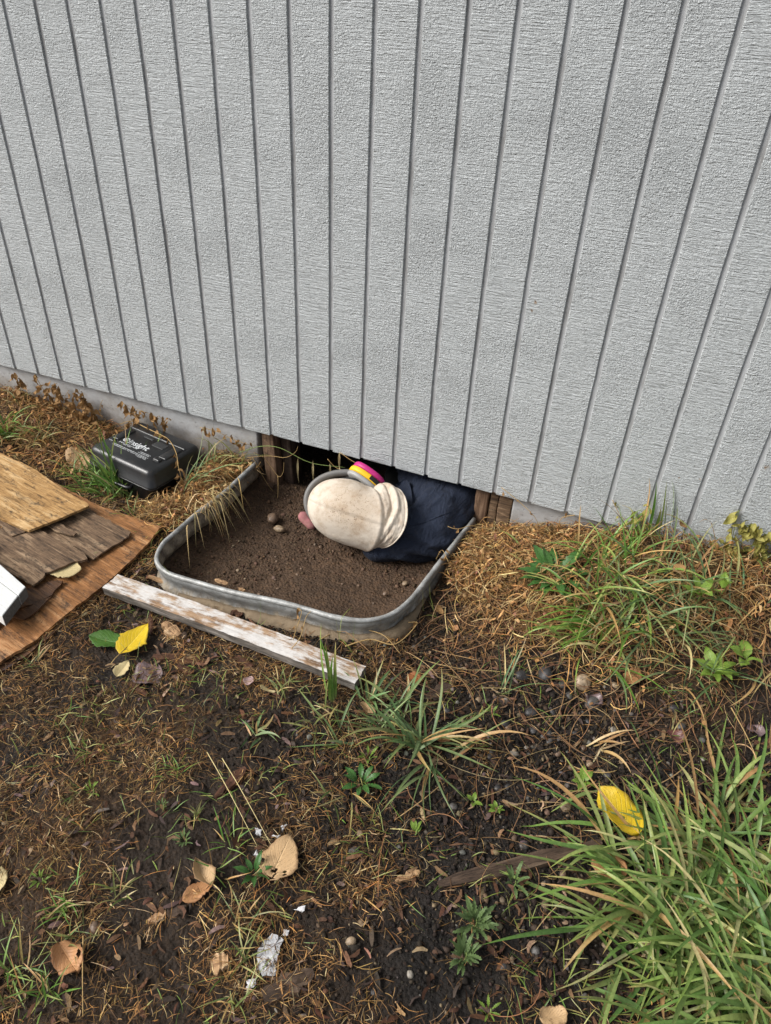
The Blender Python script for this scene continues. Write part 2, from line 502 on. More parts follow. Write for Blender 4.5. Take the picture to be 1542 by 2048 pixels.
def m_hood():
    t = NT('soiled_cream_cloth')
    wv = t.noise(t.coord((700, 700, 700)), 1, 2, .6)
    big = t.noise(t.coord((14, 14, 14)), 1, 5, .7)
    c = t.mix(big, (.52, .445, .36), (.645, .58, .495))
    dirt = t.ramp(t.noise(t.coord((26, 26, 26)), 1, 6, .72), [(.46, 0.0), (.72, 1.0)])
    c = t.mix(t.math('MULTIPLY', dirt, .75), c, (.33, .23, .145))
    spk = t.ramp(t.noise(t.coord((170, 170, 170)), 1, 5, .8), [(.60, 0.0), (.67, 1.0)])
    cen = tuple(unz(700, 1010, .005))                          # scuffed where the head has rubbed against the joists
    dd = t.n('ShaderNodeVectorMath', {0: t.geo.outputs['Position'], 1: cen}, operation='DISTANCE').outputs['Value']
    zone = t.ramp(t.math('ADD', t.math('MULTIPLY', dd, 7.0), t.math('MULTIPLY', t.noise(t.coord((40, 40, 40)), 1, 4, .7), .5)), [(.62, 1.0), (.95, 0.0)])
    c = t.mix(t.math('MULTIPLY', zone, .38), c, (.42, .30, .19))
    crk = t.noise(t.coord((120, 45, 120), True, (.4, .3, .5)), 1, 5, .8, 1.5)
    spk = t.math('MAXIMUM', spk, t.ramp(crk, [(.57, 0.0), (.63, 1.0)]))
    c = t.mix(t.math('MULTIPLY', t.math('MULTIPLY', spk, zone), .95), c, (.16, .10, .06))
    h = t.math('ADD', wv, t.math('MULTIPLY', t.noise(t.coord((60, 60, 60)), 1, 4, .6), 1.6))
    return t.done(c, .9, t.bump(h, .0012), .15)

def m_coverall():
    t = NT('navy_work_cloth')
    wv = t.noise(t.coord((600, 600, 600)), 1, 2, .6)
    fold = t.noise(t.coord((26, 9, 22), True, (0.3, 0.2, 0.7)), 1, 4, .55, .5)
    c = t.mix(t.noise(t.coord((18, 18, 18)), 1, 5, .7), (.0095, .0135, .0255), (.019, .028, .054))
    dust = t.ramp(t.noise(t.coord((34, 34, 34)), 1, 6, .78), [(.58, 0.0), (.80, 1.0)])
    c = t.mix(t.math('MULTIPLY', dust, .38), c, (.065, .055, .05))
    t.p.inputs['Sheen Weight'].default_value = .03
    return t.done(c, .8, t.bump(t.math('ADD', t.math('MULTIPLY', fold, 9.0), wv), .0028), .25)

MAT = {
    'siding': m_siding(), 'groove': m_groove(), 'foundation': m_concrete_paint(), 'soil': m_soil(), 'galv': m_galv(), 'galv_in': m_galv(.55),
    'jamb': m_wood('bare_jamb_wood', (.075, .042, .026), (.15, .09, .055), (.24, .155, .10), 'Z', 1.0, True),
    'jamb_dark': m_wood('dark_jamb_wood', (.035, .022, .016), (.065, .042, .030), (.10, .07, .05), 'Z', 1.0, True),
    'ply_gold': m_wood('golden_plywood', (.20, .105, .035), (.40, .235, .09), (.56, .38, .19), 'X', .9, False, .7, wear_fibre),
    'ply_orange': m_wood('orange_wet_plywood', (.13, .055, .018), (.29, .13, .045), (.44, .24, .11), 'X', .8, False, .6, wear_fibre),
    'ply_grey': m_wood('mouldy_veneer', (.055, .034, .021), (.165, .105, .062), (.36, .25, .155), 'X', 1.0, False, .8, wear_fibre),
    'ply_dark': m_wood('dark_wet_veneer', (.035, .016, .008), (.085, .04, .018), (.16, .08, .035), 'X', 1.0, False, .55),
    'plank': m_wood('peeling_white_plank', (.17, .10, .055), (.34, .22, .13), (.46, .34, .23), 'X', 1.0, False, .8, wear_white),
    'plank_side': m_wood('bare_grey_plank_side', (.07, .06, .05), (.16, .14, .12), (.30, .27, .24), 'X', 1.0, False, .85),
    'chip': m_wood('pale_wood_chip', (.22, .12, .06), (.40, .25, .13), (.56, .40, .25), 'X', 2.0, False, .75),
    'bark': m_wood('red_brown_bark', (.035, .014, .008), (.085, .036, .018), (.16, .075, .038), 'X', 2.0, False, .7),
    'darkwood': m_wood('rotten_dark_wood', (.028, .018, .012), (.07, .045, .03), (.13, .09, .06), 'X', 1.6, False, .8),
    'white': m_whitepaint(), 'boardend': m_board_end(),
    'thatch': m_col('dry_straw', .75, .25, .12), 'grass': m_col('green_blades', .42, .45, .28, .22, .0004, 150), 'crumb': m_col('soil_crumbs', .85, .2, 0, .4, .002, 120),
    'stone': m_col('river_pebble', .5, .45, 0, .35, .0012, 110), 'weed': m_col('weed_leaf', .45, .4, .25, .2, .0006, 130),
    'hood': m_hood(), 'coverall': m_coverall(),
    'rubber': m_plain('grey_mask_rubber', (.145, .14, .135), .5, .4, 160, .0004, .15, ((.22, .18, .13), .5, .55, .75, 40)),
    'mask_dark': m_plain('dark_mask_plastic', (.03, .03, .03), .4, .4),
    'cart_grey': m_plain('pale_grey_plastic', (.30, .30, .295), .45, .4, 120, .0003, .1, ((.18, .14, .1), .5, .52, .74, 60)),
    'cart_yellow': m_plain('yellow_band', (.72, .43, .015), .5, .35, 120, .0003, .1, ((.3, .2, .1), .4, .58, .78, 60)),
    'cart_magenta': m_plain('magenta_filter', (.42, .018, .16), .45, .4, 120, .0003, .12, ((.2, .08, .09), .4, .55, .78, 60)),
    'dusty_pink': m_plain('dusty_pink_filter', (.33, .135, .14), .8, .2, 120, .0008, .2, ((.27, .16, .12), .8, .45, .68, 60)),
    'black_print': m_plain('black_print', (.015, .015, .015), .5, .3),
    'steel': m_plain('bright_rivet', (.6, .6, .58), .3, .5, 100, .0001, .05, None, .9),
    'case': m_plain('black_moulded_plastic', (.011, .0115, .0128), .28, .5, 420, .0004, .12, ((.085, .07, .055), .55, .55, .80, 24)),
    'case_dull': m_plain('worn_black_plastic', (.03, .031, .032), .6, .35, 300, .0010, .4),
    'print': m_plain('white_print', (.55, .57, .58), .6, .3, 300, .0001, .15),
    'glove': m_plain('dark_glove', (.02, .02, .02), .7, .2),
    'visor': m_plain('dark_visor', (.01, .012, .014), .08, .6),
    'peel': m_plain('white_paint_flake', (.50, .50, .51), .55, .35, 130, .0015, .2, ((.05, .04, .03), .95, .54, .60, 46)),
    'mortar': m_plain('pale_dried_mud', (.215, .165, .11), .9, .1, 60, .003, .25, ((.16, .12, .08), .7, .48, .66, 22)),
    'crawl': m_plain('crawlspace_timber', (.06, .042, .03), .9, .1, 30, .002, .3),
    'leaf_yellow': m_leaf('yellow_leaf', (.64, .43, .012), (.78, .57, .03), (.22, .12, .03), .7, .4, .25, (.85, .7, .15)),
    'leaf_green': m_leaf('dark_green_leaf', (.035, .10, .012), (.075, .17, .022), (.02, .05, .01), .4, .35, .2, (.12, .25, .05)),
    'leaf_pale': m_leaf('pale_cream_leaf', (.55, .44, .21), (.66, .55, .31), (.33, .22, .1), .4, .6, .25),
    'leaf_tan': m_leaf('tan_dry_leaf', (.47, .29, .14), (.60, .42, .23), (.16, .07, .03), .75, .6, .2),
    'leaf_orange': m_leaf('orange_dry_leaf', (.42, .19, .075), (.56, .31, .145), (.15, .055, .025), .7, .5, .2),
    'leaf_red': m_leaf('red_brown_leaf', (.26, .085, .03), (.38, .15, .05), (.12, .04, .02), .6, .45, .2),
    'leaf_pink': m_leaf('pinkish_petal', (.56, .38, .36), (.66, .48, .45), (.4, .25, .2), .3, .6, .3),
    'leaf_dried': m_leaf('dried_vine_leaf', (.25, .135, .05), (.42, .25, .10), (.10, .05, .02), .6, .75, .2),
    'leaf_vine': m_leaf('yellow_green_vine_leaf', (.33, .31, .06), (.46, .42, .13), (.22, .14, .04), .5, .5, .3),
    'leaf_seed': m_leaf('bright_seedling_leaf', (.16, .28, .035), (.26, .38, .07), (.12, .16, .03), .3, .4, .3),
    'leaf_dand': m_leaf('dandelion_leaf', (.035, .115, .022), (.075, .18, .04), (.03, .06, .015), .3, .4, .2),
    'leaf_feather': m_leaf('grey_green_weed_leaf', (.10, .17, .055), (.17, .25, .09), (.08, .10, .04), .3, .5, .25),
    'leaf_maroon': m_leaf('wet_maroon_leaf', (.085, .03, .026), (.17, .075, .062), (.05, .025, .02), .5, .4, .1),
    'leaf_grey': m_leaf('wet_grey_leaf', (.13, .085, .085), (.23, .165, .165), (.07, .045, .04), .5, .3, .1),
    'stem_pale': m_plain('pale_straw_stem', (.56, .46, .22), .6, .3, 150, .0004, .2),
    'stem': m_plain('straw_stem', (.36, .24, .10), .7, .25, 150, .0006, .3), 'stem_green': m_plain('green_stem', (.16, .22, .06), .6, .3, 150, .0005, .3),
}

# ------------------------------------------------------------------ ground sheet
def build_ground():
    fx = np.arange(-1.30, 1.95, 0.0055); fy = np.arange(-1.85, 0.30, 0.0055)
    xs = np.concatenate([[-40, -12, -5, -3, -2.2, -1.8, -1.5, -1.4], fx, [2.05, 2.2, 2.5, 3, 4, 7, 15, 40]])
    ys = np.concatenate([[-40, -14, -7, -4, -3, -2.5, -2.2, -2.0, -1.9], fy, [.34, .4, .5, .7, 1.0, 1.5, 2.2, 3.4, 8, 20, 40]])
    X, Y = np.meshgrid(xs, ys, indexing='ij')
    Z = ground(X, Y)
    sd = pit_sd(X, Y)
    lawn = np.array([.024, .0152, .0092]); dark = np.array([.0125, .0098, .0080]); pit = np.array([.076, .046, .027]); straw = np.array([.07, .04, .02])
    c = np.broadcast_to(lawn, X.shape + (3,)).copy()
    def blend(mask, col):
        c[:] = c * (1 - mask[..., None]) + col * mask[..., None]
    nz = fbm(X * 4, Y * 4, 55, 4)
    def blob(px, py, r, z=-.15):
        p = unz(px, py, z)
        return np.clip(1.5 * np.exp(-((X - p[0]) ** 2 + (Y - p[1]) ** 2) / (r * r)) + nz * 1.2, 0, 1)
    for px, py, r in ((1050, 1430, .30), (1300, 1480, .28), (880, 1290, .12), (1000, 1650, .22), (900, 1900, .16), (1150, 1900, .25), (700, 1500, .18), (820, 1600, .2), (1250, 1650, .3), (1480, 1480, .25), (280, 1380, .12), (100, 1460, .10), (60, 1540, .06)):
        blend(blob(px, py, r), dark)
    for px, py, r in ((1000, 1130, .12), (350, 960, .15), (120, 850, .2), (1250, 1150, .2)):
        blend(blob(px, py, r) * .7, straw)
    blend(sstep(.006, .002, sd) * 1.0, pit)
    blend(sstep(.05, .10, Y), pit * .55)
    c *= (1 + 0.55 * fbm(X * 14, Y * 14, 61, 3))[..., None]
    V = np.stack([X, Y, Z], -1).reshape(-1, 3)
    me = np_mesh('ground', V, grid_faces(len(xs), len(ys))[:, ::-1], np.clip(c, .004, 1).reshape(-1, 3))
    tag(link('ground', me, MAT['soil']), 'brown soil yard with dug pit', None, None, 'structure')
build_ground()

# ------------------------------------------------------------------ house
PITCH_X = 0.1016
house = empty('house', (0, 0, 0), 'grey house wall of vertical grooved siding above an open crawl space', 'house')

def build_house():
    TOP = 2.6
    def board(x0, x1, zb):
        zs = np.concatenate([[zb, zb + .003, zb + .012], np.linspace(zb + .05, 1.35, 34), [2.0, TOP]])
        prof = np.array([(0, .0062), (0, .0022), (.0014, 0), (1, 0), (2, .0022), (2, .0062)])
        bot = zb + rng.normal(0, .0009, 6)
        V = []
        for i, z in enumerate(zs):
            for j, (a, yy) in enumerate(prof):
                x = {0: x0, .0014: x0 + .0014, 1: x1 - .0014, 2: x1}[a]
                zz = z + (bot[j] - zb) * (1 if i < 3 else 0)
                V.append((x + rng.normal(0, .00028) + (.0008 * math.sin(i * 2.1 + x0 * 90) if i < 3 else 0), yy + (.0008 if i == 0 and 0 < j < 5 else 0), zz))
        F = [tuple(f) for f in grid_faces(len(zs), 6)]
        F = [f for f in F] + [(0, 1, 2, 3, 4, 5)]
        return py_mesh('siding_board', V, F)
    g = .0057
    for k in range(-22, 30):
        x0, x1 = k * PITCH_X + g, (k + 1) * PITCH_X - g
        zb = rng.normal(0, .0007)
        if k == 9: zb -= .001
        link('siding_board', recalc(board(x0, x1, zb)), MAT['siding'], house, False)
    bx = MB(); bx.add(*box_vf((-2.4, .0052, .0015), (3.1, .0165, TOP)))
    link('siding_backing', bx.mesh('siding_backing'), MAT['groove'], house, False)
    for x0, x1 in ((-2.4, -.065), (.765, 3.1)):
        nx, nz = 60, 10
        V, F = box_vf((x0, .020, -.75), (x1, .17, .012))
        m = bevel_mesh(py_mesh('foundation_wall', V, F), .004)
        link('foundation_wall', m, MAT['foundation'], house, False)
    def slab(name, lo, hi, mat=MAT['crawl']):
        return link(name, bevel_mesh(py_mesh(name, *box_vf(lo, hi)), .003), mat, house, False)
    slab('subfloor', (-2.4, .018, .16), (3.1, 4.0, .2))
    for i in range(12):
        slab('floor_joist', (-2.2 + i * .406, .21, .02), (-2.16 + i * .406, 3.9, .158))
    slab('rim_joist', (-2.4, .172, .02), (3.1, .208, .158))
    slab('sill_plate', (-.063, .022, .014), (.763, .168, .05))
    slab('crawlspace_wall', (-2.4, 3.9, -.6), (3.1, 3.95, .02))
    slab('crawlspace_wall', (-2.42, .171, -.6), (-2.38, 3.9, .02))
    slab('crawlspace_wall', (3.08, .171, -.6), (3.12, 3.9, .02))
    # jambs of the opening: bare and weathered studs
    def stud(x0, x1, y0, y1, z0, z1, mat, lean=0.0):
        m = bevel_mesh(py_mesh('opening_stud', *box_vf((x0, y0, z0), (x1, y1, z1))), .0035)
        bm = bmesh.new(); bm.from_mesh(m)
        bmesh.ops.subdivide_edges(bm, edges=[e for e in bm.edges if abs(e.verts[0].co.z - e.verts[1].co.z) > .1], cuts=12)
        for v in bm.verts:
            v.co.x += lean * (v.co.z - z1) + .0022 * mnoise.noise(v.co * 38)
            v.co.y += .0022 * mnoise.noise(v.co * 31 + Vector((5, 1, 2)))
        bm.to_mesh(m); bm.free()
        return link('opening_stud', m, mat, house, True)
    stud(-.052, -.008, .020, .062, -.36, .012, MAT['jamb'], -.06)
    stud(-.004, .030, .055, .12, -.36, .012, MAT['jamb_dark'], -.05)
    stud(.655, .694, .020, .085, -.30, .012, MAT['jamb'], 0)
    stud(.697, .722, .026, .10, -.30, .012, MAT['ply_grey'], 0)
    stud(.724, .763, .022, .10, -.30, .012, MAT['ply_grey'], 0)
build_house()

# ------------------------------------------------------------------ window well of corrugated steel
def build_well():
    well = empty('window_well', (0.3, -0.3, -0.15), 'curved galvanised steel well rim holding back soil below the wall', 'window well')
    P = RIM
    T = np.gradient(P, axis=0); T /= np.linalg.norm(T, axis=1)[:, None]
    N = np.stack([-T[:, 1], T[:, 0]], -1)                    # path runs wall -> front -> wall; N points inward
    cen = np.array([.3, -.3])
    if ((cen - P[len(P) // 2]) @ N[len(P) // 2]) < 0: N = -N
    s = np.concatenate([[0], np.cumsum(np.linalg.norm(np.diff(P, axis=0), axis=1))])
    dent = 0.011 * fbm(s * 6, s * 0, 71, 3)
    # profile (outward offset, z): corrugated sheet
    prof = [(-.001, .000), (.002, -.008), (.003, -.016), (.001, -.024), (-.003, -.034), (-.005, -.044), (-.002, -.054), (.006, -.064), (.010, -.074), (.008, -.086), (.001, -.098), (-.004, -.112), (-.002, -.130), (.004, -.16), (0, -.22)]
    V = []
    for off in (0.0, 0.0022):
        for (o, z) in prof:
            for i in range(len(P)):
                q = P[i] - N[i] * (o + off + dent[i] * min(1, -z * 20)) 
                V.append((q[0] - .3, q[1] + .3, RIM_Z + z + .15))
    V = np.array(V)
    n, m = len(prof), len(P)
    F = [tuple(f) for f in grid_faces(n, m)] + [tuple(f[::-1]) for f in grid_faces(n, m, n * m)]
    for i in range(m - 1):
        F.append((i + 1, i, n * m + i, n * m + i + 1)); a = (n - 1) * m
        F.append((a + i, a + i + 1, n * m + a + i + 1, n * m + a + i))
    for j in range(n - 1):
        for e in (0, m - 1):
            F.append((j * m + e, (j + 1) * m + e, n * m + (j + 1) * m + e, n * m + j * m + e))
    me = recalc(py_mesh('steel_sheet', V, F))
    me.materials.append(MAT['galv']); me.materials.append(MAT['galv_in'])
    for k in range((n - 1) * (m - 1)): me.polygons[k].material_index = 1
    link('steel_sheet', me, None, well)
    path = [(p[0] - .3 - N[i][0] * dent[i] * .4, p[1] + .3, RIM_Z + .15 + .0015 * math.sin(s[i] * 9) - .002) for i, p in enumerate(P)]
    V, F = tube(path, .0066 * (1 + .5 * fbm(s * 14, s * 0 + 2, 77, 3)), 10)
    link('rolled_rim', py_mesh('rolled_rim', V, F), MAT['galv'], well)
    # dried mud ledge left against the front foot of the sheet
    led = []
    idx = [i for i in range(len(P)) if 0.62 < s[i] < 1.36]
    V, Fc = [], []
    for a, i in enumerate(idx):
        f = min(a, len(idx) - 1 - a) / 12.0
        f = min(1, f)
        w = (.003 + .009 * f) * (1 + .7 * float(fbm(np.array([s[i] * 11]), np.array([.3]), 81, 3)[0]))
        for (o, z) in ((.002, -.046), (.012, -.050), (.6 * w + .011, -.054), (w + .013, -.062), (w + .016, -.09), (.002, -.09)):
            q = P[i] - N[i] * o
            zz = z + .010 * float(fbm(np.array([q[0] * 60]), np.array([q[1] * 60]), 83, 3)[0]) - (1 - f) * .012
            V.append((q[0] - .3, q[1] + .3, RIM_Z + zz + .15))
    F = [tuple(f) for f in grid_faces(len(idx), 6, 0, True)]
    link('dried_mud_ledge', recalc(py_mesh('dried_mud_ledge', V, F)), MAT['mortar'], well)
build_well()

# ------------------------------------------------------------------ person
def capsules_mesh(name, parts, voxel, smooth_it, disp=None):
    """union of tapered capsules remeshed into one continuous skin"""
    mb = MB()
    for p0, r0, p1, r1, flat in parts:
        p0, p1 = np.array(p0, float), np.array(p1, float)
        ax = p1 - p0; L = np.linalg.norm(ax) + 1e-9; ax /= L
        up = np.array([0, 0, 1.0])
        sx = np.cross(ax, up); sx /= np.linalg.norm(sx) + 1e-9
        sz = np.cross(sx, ax)
        prof = [(-r0 * math.cos(a), r0 * math.sin(a)) for a in np.linspace(0.05, math.pi / 2, 5)] + [(L + r1 * math.sin(a), r1 * math.cos(a)) for a in np.linspace(0, math.pi / 2 - .05, 5)]
        V = []
        for (d, r) in prof:
            for a in np.linspace(0, 2 * np.pi, 20, endpoint=False):
                V.append(p0 + ax * d + sx * math.cos(a) * r + sz * math.sin(a) * r * flat)
        F = [tuple(f) for f in grid_faces(len(prof), 20, 0, True)]
        F.append(tuple(range(20))[::-1]); F.append(tuple(range(len(V) - 20, len(V))))
        mb.add(np.array(V), F)
    me = recalc(mb.mesh(name + '_raw'))
    o = bpy.data.objects.new('tmp', me); COL.objects.link(o)
    r = o.modifiers.new('r', 'REMESH'); r.mode = 'VOXEL'; r.voxel_size = voxel
    sm = o.modifiers.new('s', 'SMOOTH'); sm.iterations = smooth_it; sm.factor = .5
    dg = bpy.context.evaluated_depsgraph_get()
    out = bpy.data.meshes.new_from_object(o.evaluated_get(dg))
    out.name = name
    bpy.data.objects.remove(o); bpy.data.meshes.remove(me)
    if disp:
        out.update()
        co = np.empty(len(out.vertices) * 3, np.float32); out.vertices.foreach_get('co', co); co = co.reshape(-1, 3)
        no = np.array([v.normal[:] for v in out.vertices])
        co = co + no * disp(co)[:, None]
        out.vertices.foreach_set('co', co.astype(np.float32).ravel()); out.update()
    return out

HC = unz(715, 1025, -.078)                                  # middle of the hooded head
Hn = np.array([.95, .15, -.15]); Hn /= np.linalg.norm(Hn)   # towards the neck
Hb = -FW - (-FW @ Hn) * Hn; Hb /= np.linalg.norm(Hb)        # towards the back of the head
Hs = -np.cross(Hn, Hb)                                      # towards the upper side of the head
PXM = 1 / 715.0

def hp(a, b, c):
    """head coordinates in photo-scale units (a to neck, b to back of head, c to upper side)"""
    return HC + (Hn * a + Hb * b + Hs * c) * PXM

def build_person():
    per = empty('person', (0, 0, 0), 'person in dark coveralls and cream hood lying in the pit half under the wall', 'person')
    # --- coveralls: one continuous body
    parts = [((.50, -.115, -.115), .062, (.56, -.03, -.11), .085, 1.0),       # neck and collar
             ((.565, -.01, -.115), .090, (.595, .15, -.105), .098, .92),        # upper back
             ((.565, -.065, -.125), .078, (.47, .12, -.10), .080, 1.0),         # shoulders
             ((.565, -.080, -.130), .080, (.44, -.158, -.155), .058, .95),      # arm lying on the dirt
             ((.44, -.155, -.158), .056, (.385, -.02, -.168), .046, .9), ((.385, -.02, -.168), .046, (.35, .13, -.18), .036, .9),
             ((.47, .13, -.10), .076, (.34, .30, -.13), .055, 1.0), ((.34, .30, -.13), .053, (.18, .34, -.18), .038, 1.0),
             ((.595, .15, -.105), .098, (.72, .42, -.105), .100, .95), ((.72, .42, -.105), .105, (.87, .60, -.11), .115, .95),
             ((.86, .62, -.12), .088, (.98, 1.02, -.145), .066, 1.0), ((.98, 1.02, -.145), .064, (1.05, 1.42, -.17), .045, 1.0),
             ((.96, .56, -.12), .088, (1.16, .93, -.145), .066, 1.0), ((1.16, .93, -.145), .064, (1.28, 1.32, -.17), .045, 1.0)]
    def folds(co):
        x, y, z = co[:, 0], co[:, 1], co[:, 2]
        q = x * .8 - y * .6
        d = .022 * fbm(q * 26 + z * 10, (x * .6 + y * .8) * 7 + z * 14, 91, 3) + .006 * fbm(x * 55, y * 30 + z * 55, 95, 3)
        # drag folds running from the arm pit
        d += .0045 * np.sin((x * .5 + z * 1.1 - y * .3) * 120 + 6 * fbm(x * 9, y * 9 + z * 9, 97, 2)) * sstep(.42, .52, x) * sstep(.12, -.02, y)
        return d
    body = capsules_mesh('coveralls', parts, .0085, 5, folds)
    bo = link('coveralls', body, MAT['coverall'], per)
    bvh = BVHTree.FromPolygons([v.co.copy() for v in body.vertices], [p.vertices[:] for p in body.polygons])
    def onbody(px, py, lift):
        d = Vector(FW + (px - 771) / FPX * RT - (py - 1024) / FPX * UP).normalized()
        h = bvh.ray_cast(Vector(CAM), d)
        if h[0] is None: return None
        return np.array(h[0] + h[1] * lift)
    # yoke seam across the back
    pts = [onbody(px, py, .0008) for px, py in ((812, 1054), (830, 1050), (848, 1045), (866, 1038), (884, 1030), (898, 1024))]
    pts = [p for p in pts if p is not None]
    if len(pts) > 3:
        V, F = tube(catmull(pts, 5), .0016, 6)
        link('yoke_seam', py_mesh('yoke_seam', V, F), MAT['coverall'], per)
    # collar flap standing out behind the hood
    cp = [[(790, 965), (800, 975), (812, 1000), (815, 1035)], [(812, 962), (815, 980), (819, 1005), (820, 1040)], [(827, 963), (827, 985), (826, 1010), (823, 1043)]]
    V = []
    for i, row in enumerate(cp):
        for j, (px, py) in enumerate(row):
            p = onbody(px, py, .012 - .002 * i + (.012 if i == 2 and j == 0 else 0))
            if p is None: p = unz(px, py, -.05)
            V.append(p)
    V = np.array(V)
    me = py_mesh('collar', V, [tuple(f) for f in grid_faces(3, 4)])
    co_ = link('collar', me, MAT['coverall'], per)
    md = co_.modifiers.new('t', 'SOLIDIFY'); md.thickness = .003; md.offset = 0
    sb = co_.modifiers.new('s', 'SUBSURF'); sb.levels = sb.render_levels = 2
    # --- head within the hood: skull, jaw, nose, ears
    def hl(a, b, c): return tuple(hp(a, b, c))
    head = capsules_mesh('head', [(hl(-30, 5, 0), .064, hl(5, 0, 0), .066, 1.0), (hl(-5, -25, 0), .050, hl(35, -40, 0), .030, 1.0), (hl(-5, -62, 0), .012, hl(12, -74, 0), .012, 1.0),
                                  (hl(0, 0, 46), .012, hl(14, 0, 47), .010, 1.0), (hl(0, 0, -46), .012, hl(14, 0, -47), .010, 1.0), (hl(20, 0, 0), .050, hl(50, -6, 0), .050, 1.0)], .006, 3)
    link('head', head, m_plain('skin', (.42, .25, .17), .5, .4), per)
    # --- hood: lofted cloth with seam and draped hem
    NT_, NV = 160, 84
    th = np.linspace(0, 2 * np.pi, NT_, endpoint=False)
    ct, st = np.cos(th), np.sin(th)                           # ct: back of head, st: upper side
    thw = (th + np.pi) % (2 * np.pi) - np.pi
    seam = 30 + 32 * np.clip(ct, -.2, 1) - 15 * st
    hem = 59 + 46 * np.clip(ct, -.15, 1) + 4 * st
    V = []
    rows = []
    for v in np.linspace(0, 1, NV):
        if v < .62:                                          # the cap up to the seam
            q = v / .62
            a = -104 + (seam + 104) * (1 - math.cos(q * math.pi * .5)) ** 1.0 if False else -104 + (seam + 104) * q ** 1.35
            f = np.clip((a + 104) / 104.0, 0, 1)
            rr = np.clip(1 - (1 - f) ** 2.4, 0, 1) ** .48
            dip = 6 * np.exp(-((a - 12) / 26) ** 2) * np.clip(st, 0, 1)
            rs = rr * (66.5 - 3.5 * st) - dip; rb = rr * np.where(ct > 0, 64, 56)
            pin = np.exp(-((seam - a) / 3.2) ** 2)
            rs = rs - 4.5 * pin; rb = rb - 4.5 * pin
            rid = np.exp(-((seam - 7 - a) / 3.0) ** 2); rs = rs + 1.5 * rid; rb = rb + 1.5 * rid
        else:
            q = (v - .62) / .38
            a = seam + (hem - seam) * q
            up, dn = np.clip(st, 0, 1), np.clip(-st, 0, 1)
            rs = 59 + 3.5 * dn + (20 * up ** 1.5 - 2) * math.sin(min(1, q * 1.9) * math.pi / 2) - 7 * up * q * q - 5 * dn * q
            rb = 60 + 2 * q - 6 * q * q
            on = 1 / (1 + np.exp(-(thw + .15) / .12)) * 1 / (1 + np.exp((thw - 1.75) / .15))
            qg = .36 * np.clip((thw + .25) / .8, 0, 1)
            grv = -8.0 * np.exp(-((q - qg) / .085) ** 2) * on                       # deep fold behind the seam
            grv += 5.0 * np.exp(-((q - qg - .22) / .13) ** 2) * on                  # the roll beside it
            qg2 = .62 + .10 * np.sin(thw * 2.2)
            grv += -1.6 * np.exp(-((q - qg2) / .05) ** 2) * np.exp(-((thw - .85) / .55) ** 2)
            grv += -2.0 * np.exp(-((q - .45 - .35 * thw) / .06) ** 2) * np.exp(-((thw + .55) / .4) ** 2)
            grv += 3.2 * (fbm(th * 3, np.full_like(th, q * 5), 171, 3)) * 2
            pip = 1.6 * math.exp(-((q - .96) / .04) ** 2) - 1.5 * math.exp(-((q - .89) / .02) ** 2)
            rs = rs + grv * (.35 + .65 * np.clip(ct, 0, 1)) + pip
            rb = rb + grv + pip
        a = a + 0 * th
        if v < .62:
            lum = 2.4 * fbm(th * 2.2 + 3, np.full_like(th, v * 6), 101, 3) * 4
            lum = lum * np.sin(np.clip(v / .62, 0, 1) * np.pi) ** .6
            # blend across the wrap
            rs = rs + lum * (1 - np.exp(-((th - np.pi) / 2.6) ** 4) * 0) * .35
            rb = rb + lum * .35
            # centre seam, a raised welt along the back of the head
            w = np.exp(-((th - np.where(th > np.pi, 2 * np.pi, 0) + .05) / .045) ** 2) - .7 * np.exp(-((th - np.where(th > np.pi, 2 * np.pi, 0) + .17) / .05) ** 2)
            rb = rb + 1.5 * w
        V.append(HC + PXM * (Hn * a[:, None] + Hb * (rb * ct)[:, None] + Hs * (rs * st)[:, None]))
    # turned-in hem
    inner = V[-1] - PXM * (Hb * (ct * 6)[:, None] + Hs * (st * 6)[:, None]) - PXM * Hn * 3
    V.append(inner)
    inner2 = inner - PXM * Hn * 26 + PXM * (Hb * (ct * -2)[:, None])
    V.append(inner2)
    Vn = np.concatenate(V)
    F = [tuple(f) for f in grid_faces(NV + 2, NT_, 0, True)] + [tuple(range(NT_))]
    me = recalc(py_mesh('hood', Vn, F))
    ho = link('hood', me, MAT['hood'], per)
    sb = ho.modifiers.new('s', 'SUBSURF'); sb.levels = sb.render_levels = 1
    # --- full-face respirator: frame, visor, exhale hump
    NA = 72
    al = np.linspace(0, 2 * np.pi, NA, endpoint=False)
    prof = [(0, -10), (4.5, -14), (6, -22), (3, -34), (-6, -38), (-10, -30), (-9, -14)]
    V = []
    for a in al:
        ra, rc = 104 - 10 * max(0, math.cos(a)), 74 - (10 * -math.sin(a) if math.sin(a) < 0 else 0)
        for (o, b) in prof:
            V.append(hp(-9 + (ra + o) * math.cos(a), b - 6 * math.cos(a), 5 + (rc + o) * math.sin(a)))
    F = [tuple(f) for f in grid_faces(NA, len(prof), 0, True)]
    F += [tuple((NA - 1) * len(prof) + k if e == 0 else k for e, k in ((0, j), (0, (j + 1) % len(prof)), (1, (j + 1) % len(prof)), (1, j))) for j in range(len(prof))]
    mask = link('respirator_mask', recalc(py_mesh('respirator_mask', V, F)), MAT['rubber'], per)
    sb = mask.modifiers.new('s', 'SUBSURF'); sb.levels = sb.render_levels = 1
    V = [hp(-9, -66, -2)]
    for q in (.35, .7, 1.0):
        for a in al:
            V.append(hp(-9 + 92 * q * math.cos(a), -66 + 32 * q * q, -2 + 70 * q * math.sin(a)))
    F = [(0, 1 + (j + 1) % NA, 1 + j) for j in range(NA)]
    for k in range(2):
        F += [(1 + k * NA + j, 1 + k * NA + (j + 1) % NA, 1 + (k + 1) * NA + (j + 1) % NA, 1 + (k + 1) * NA + j) for j in range(NA)]
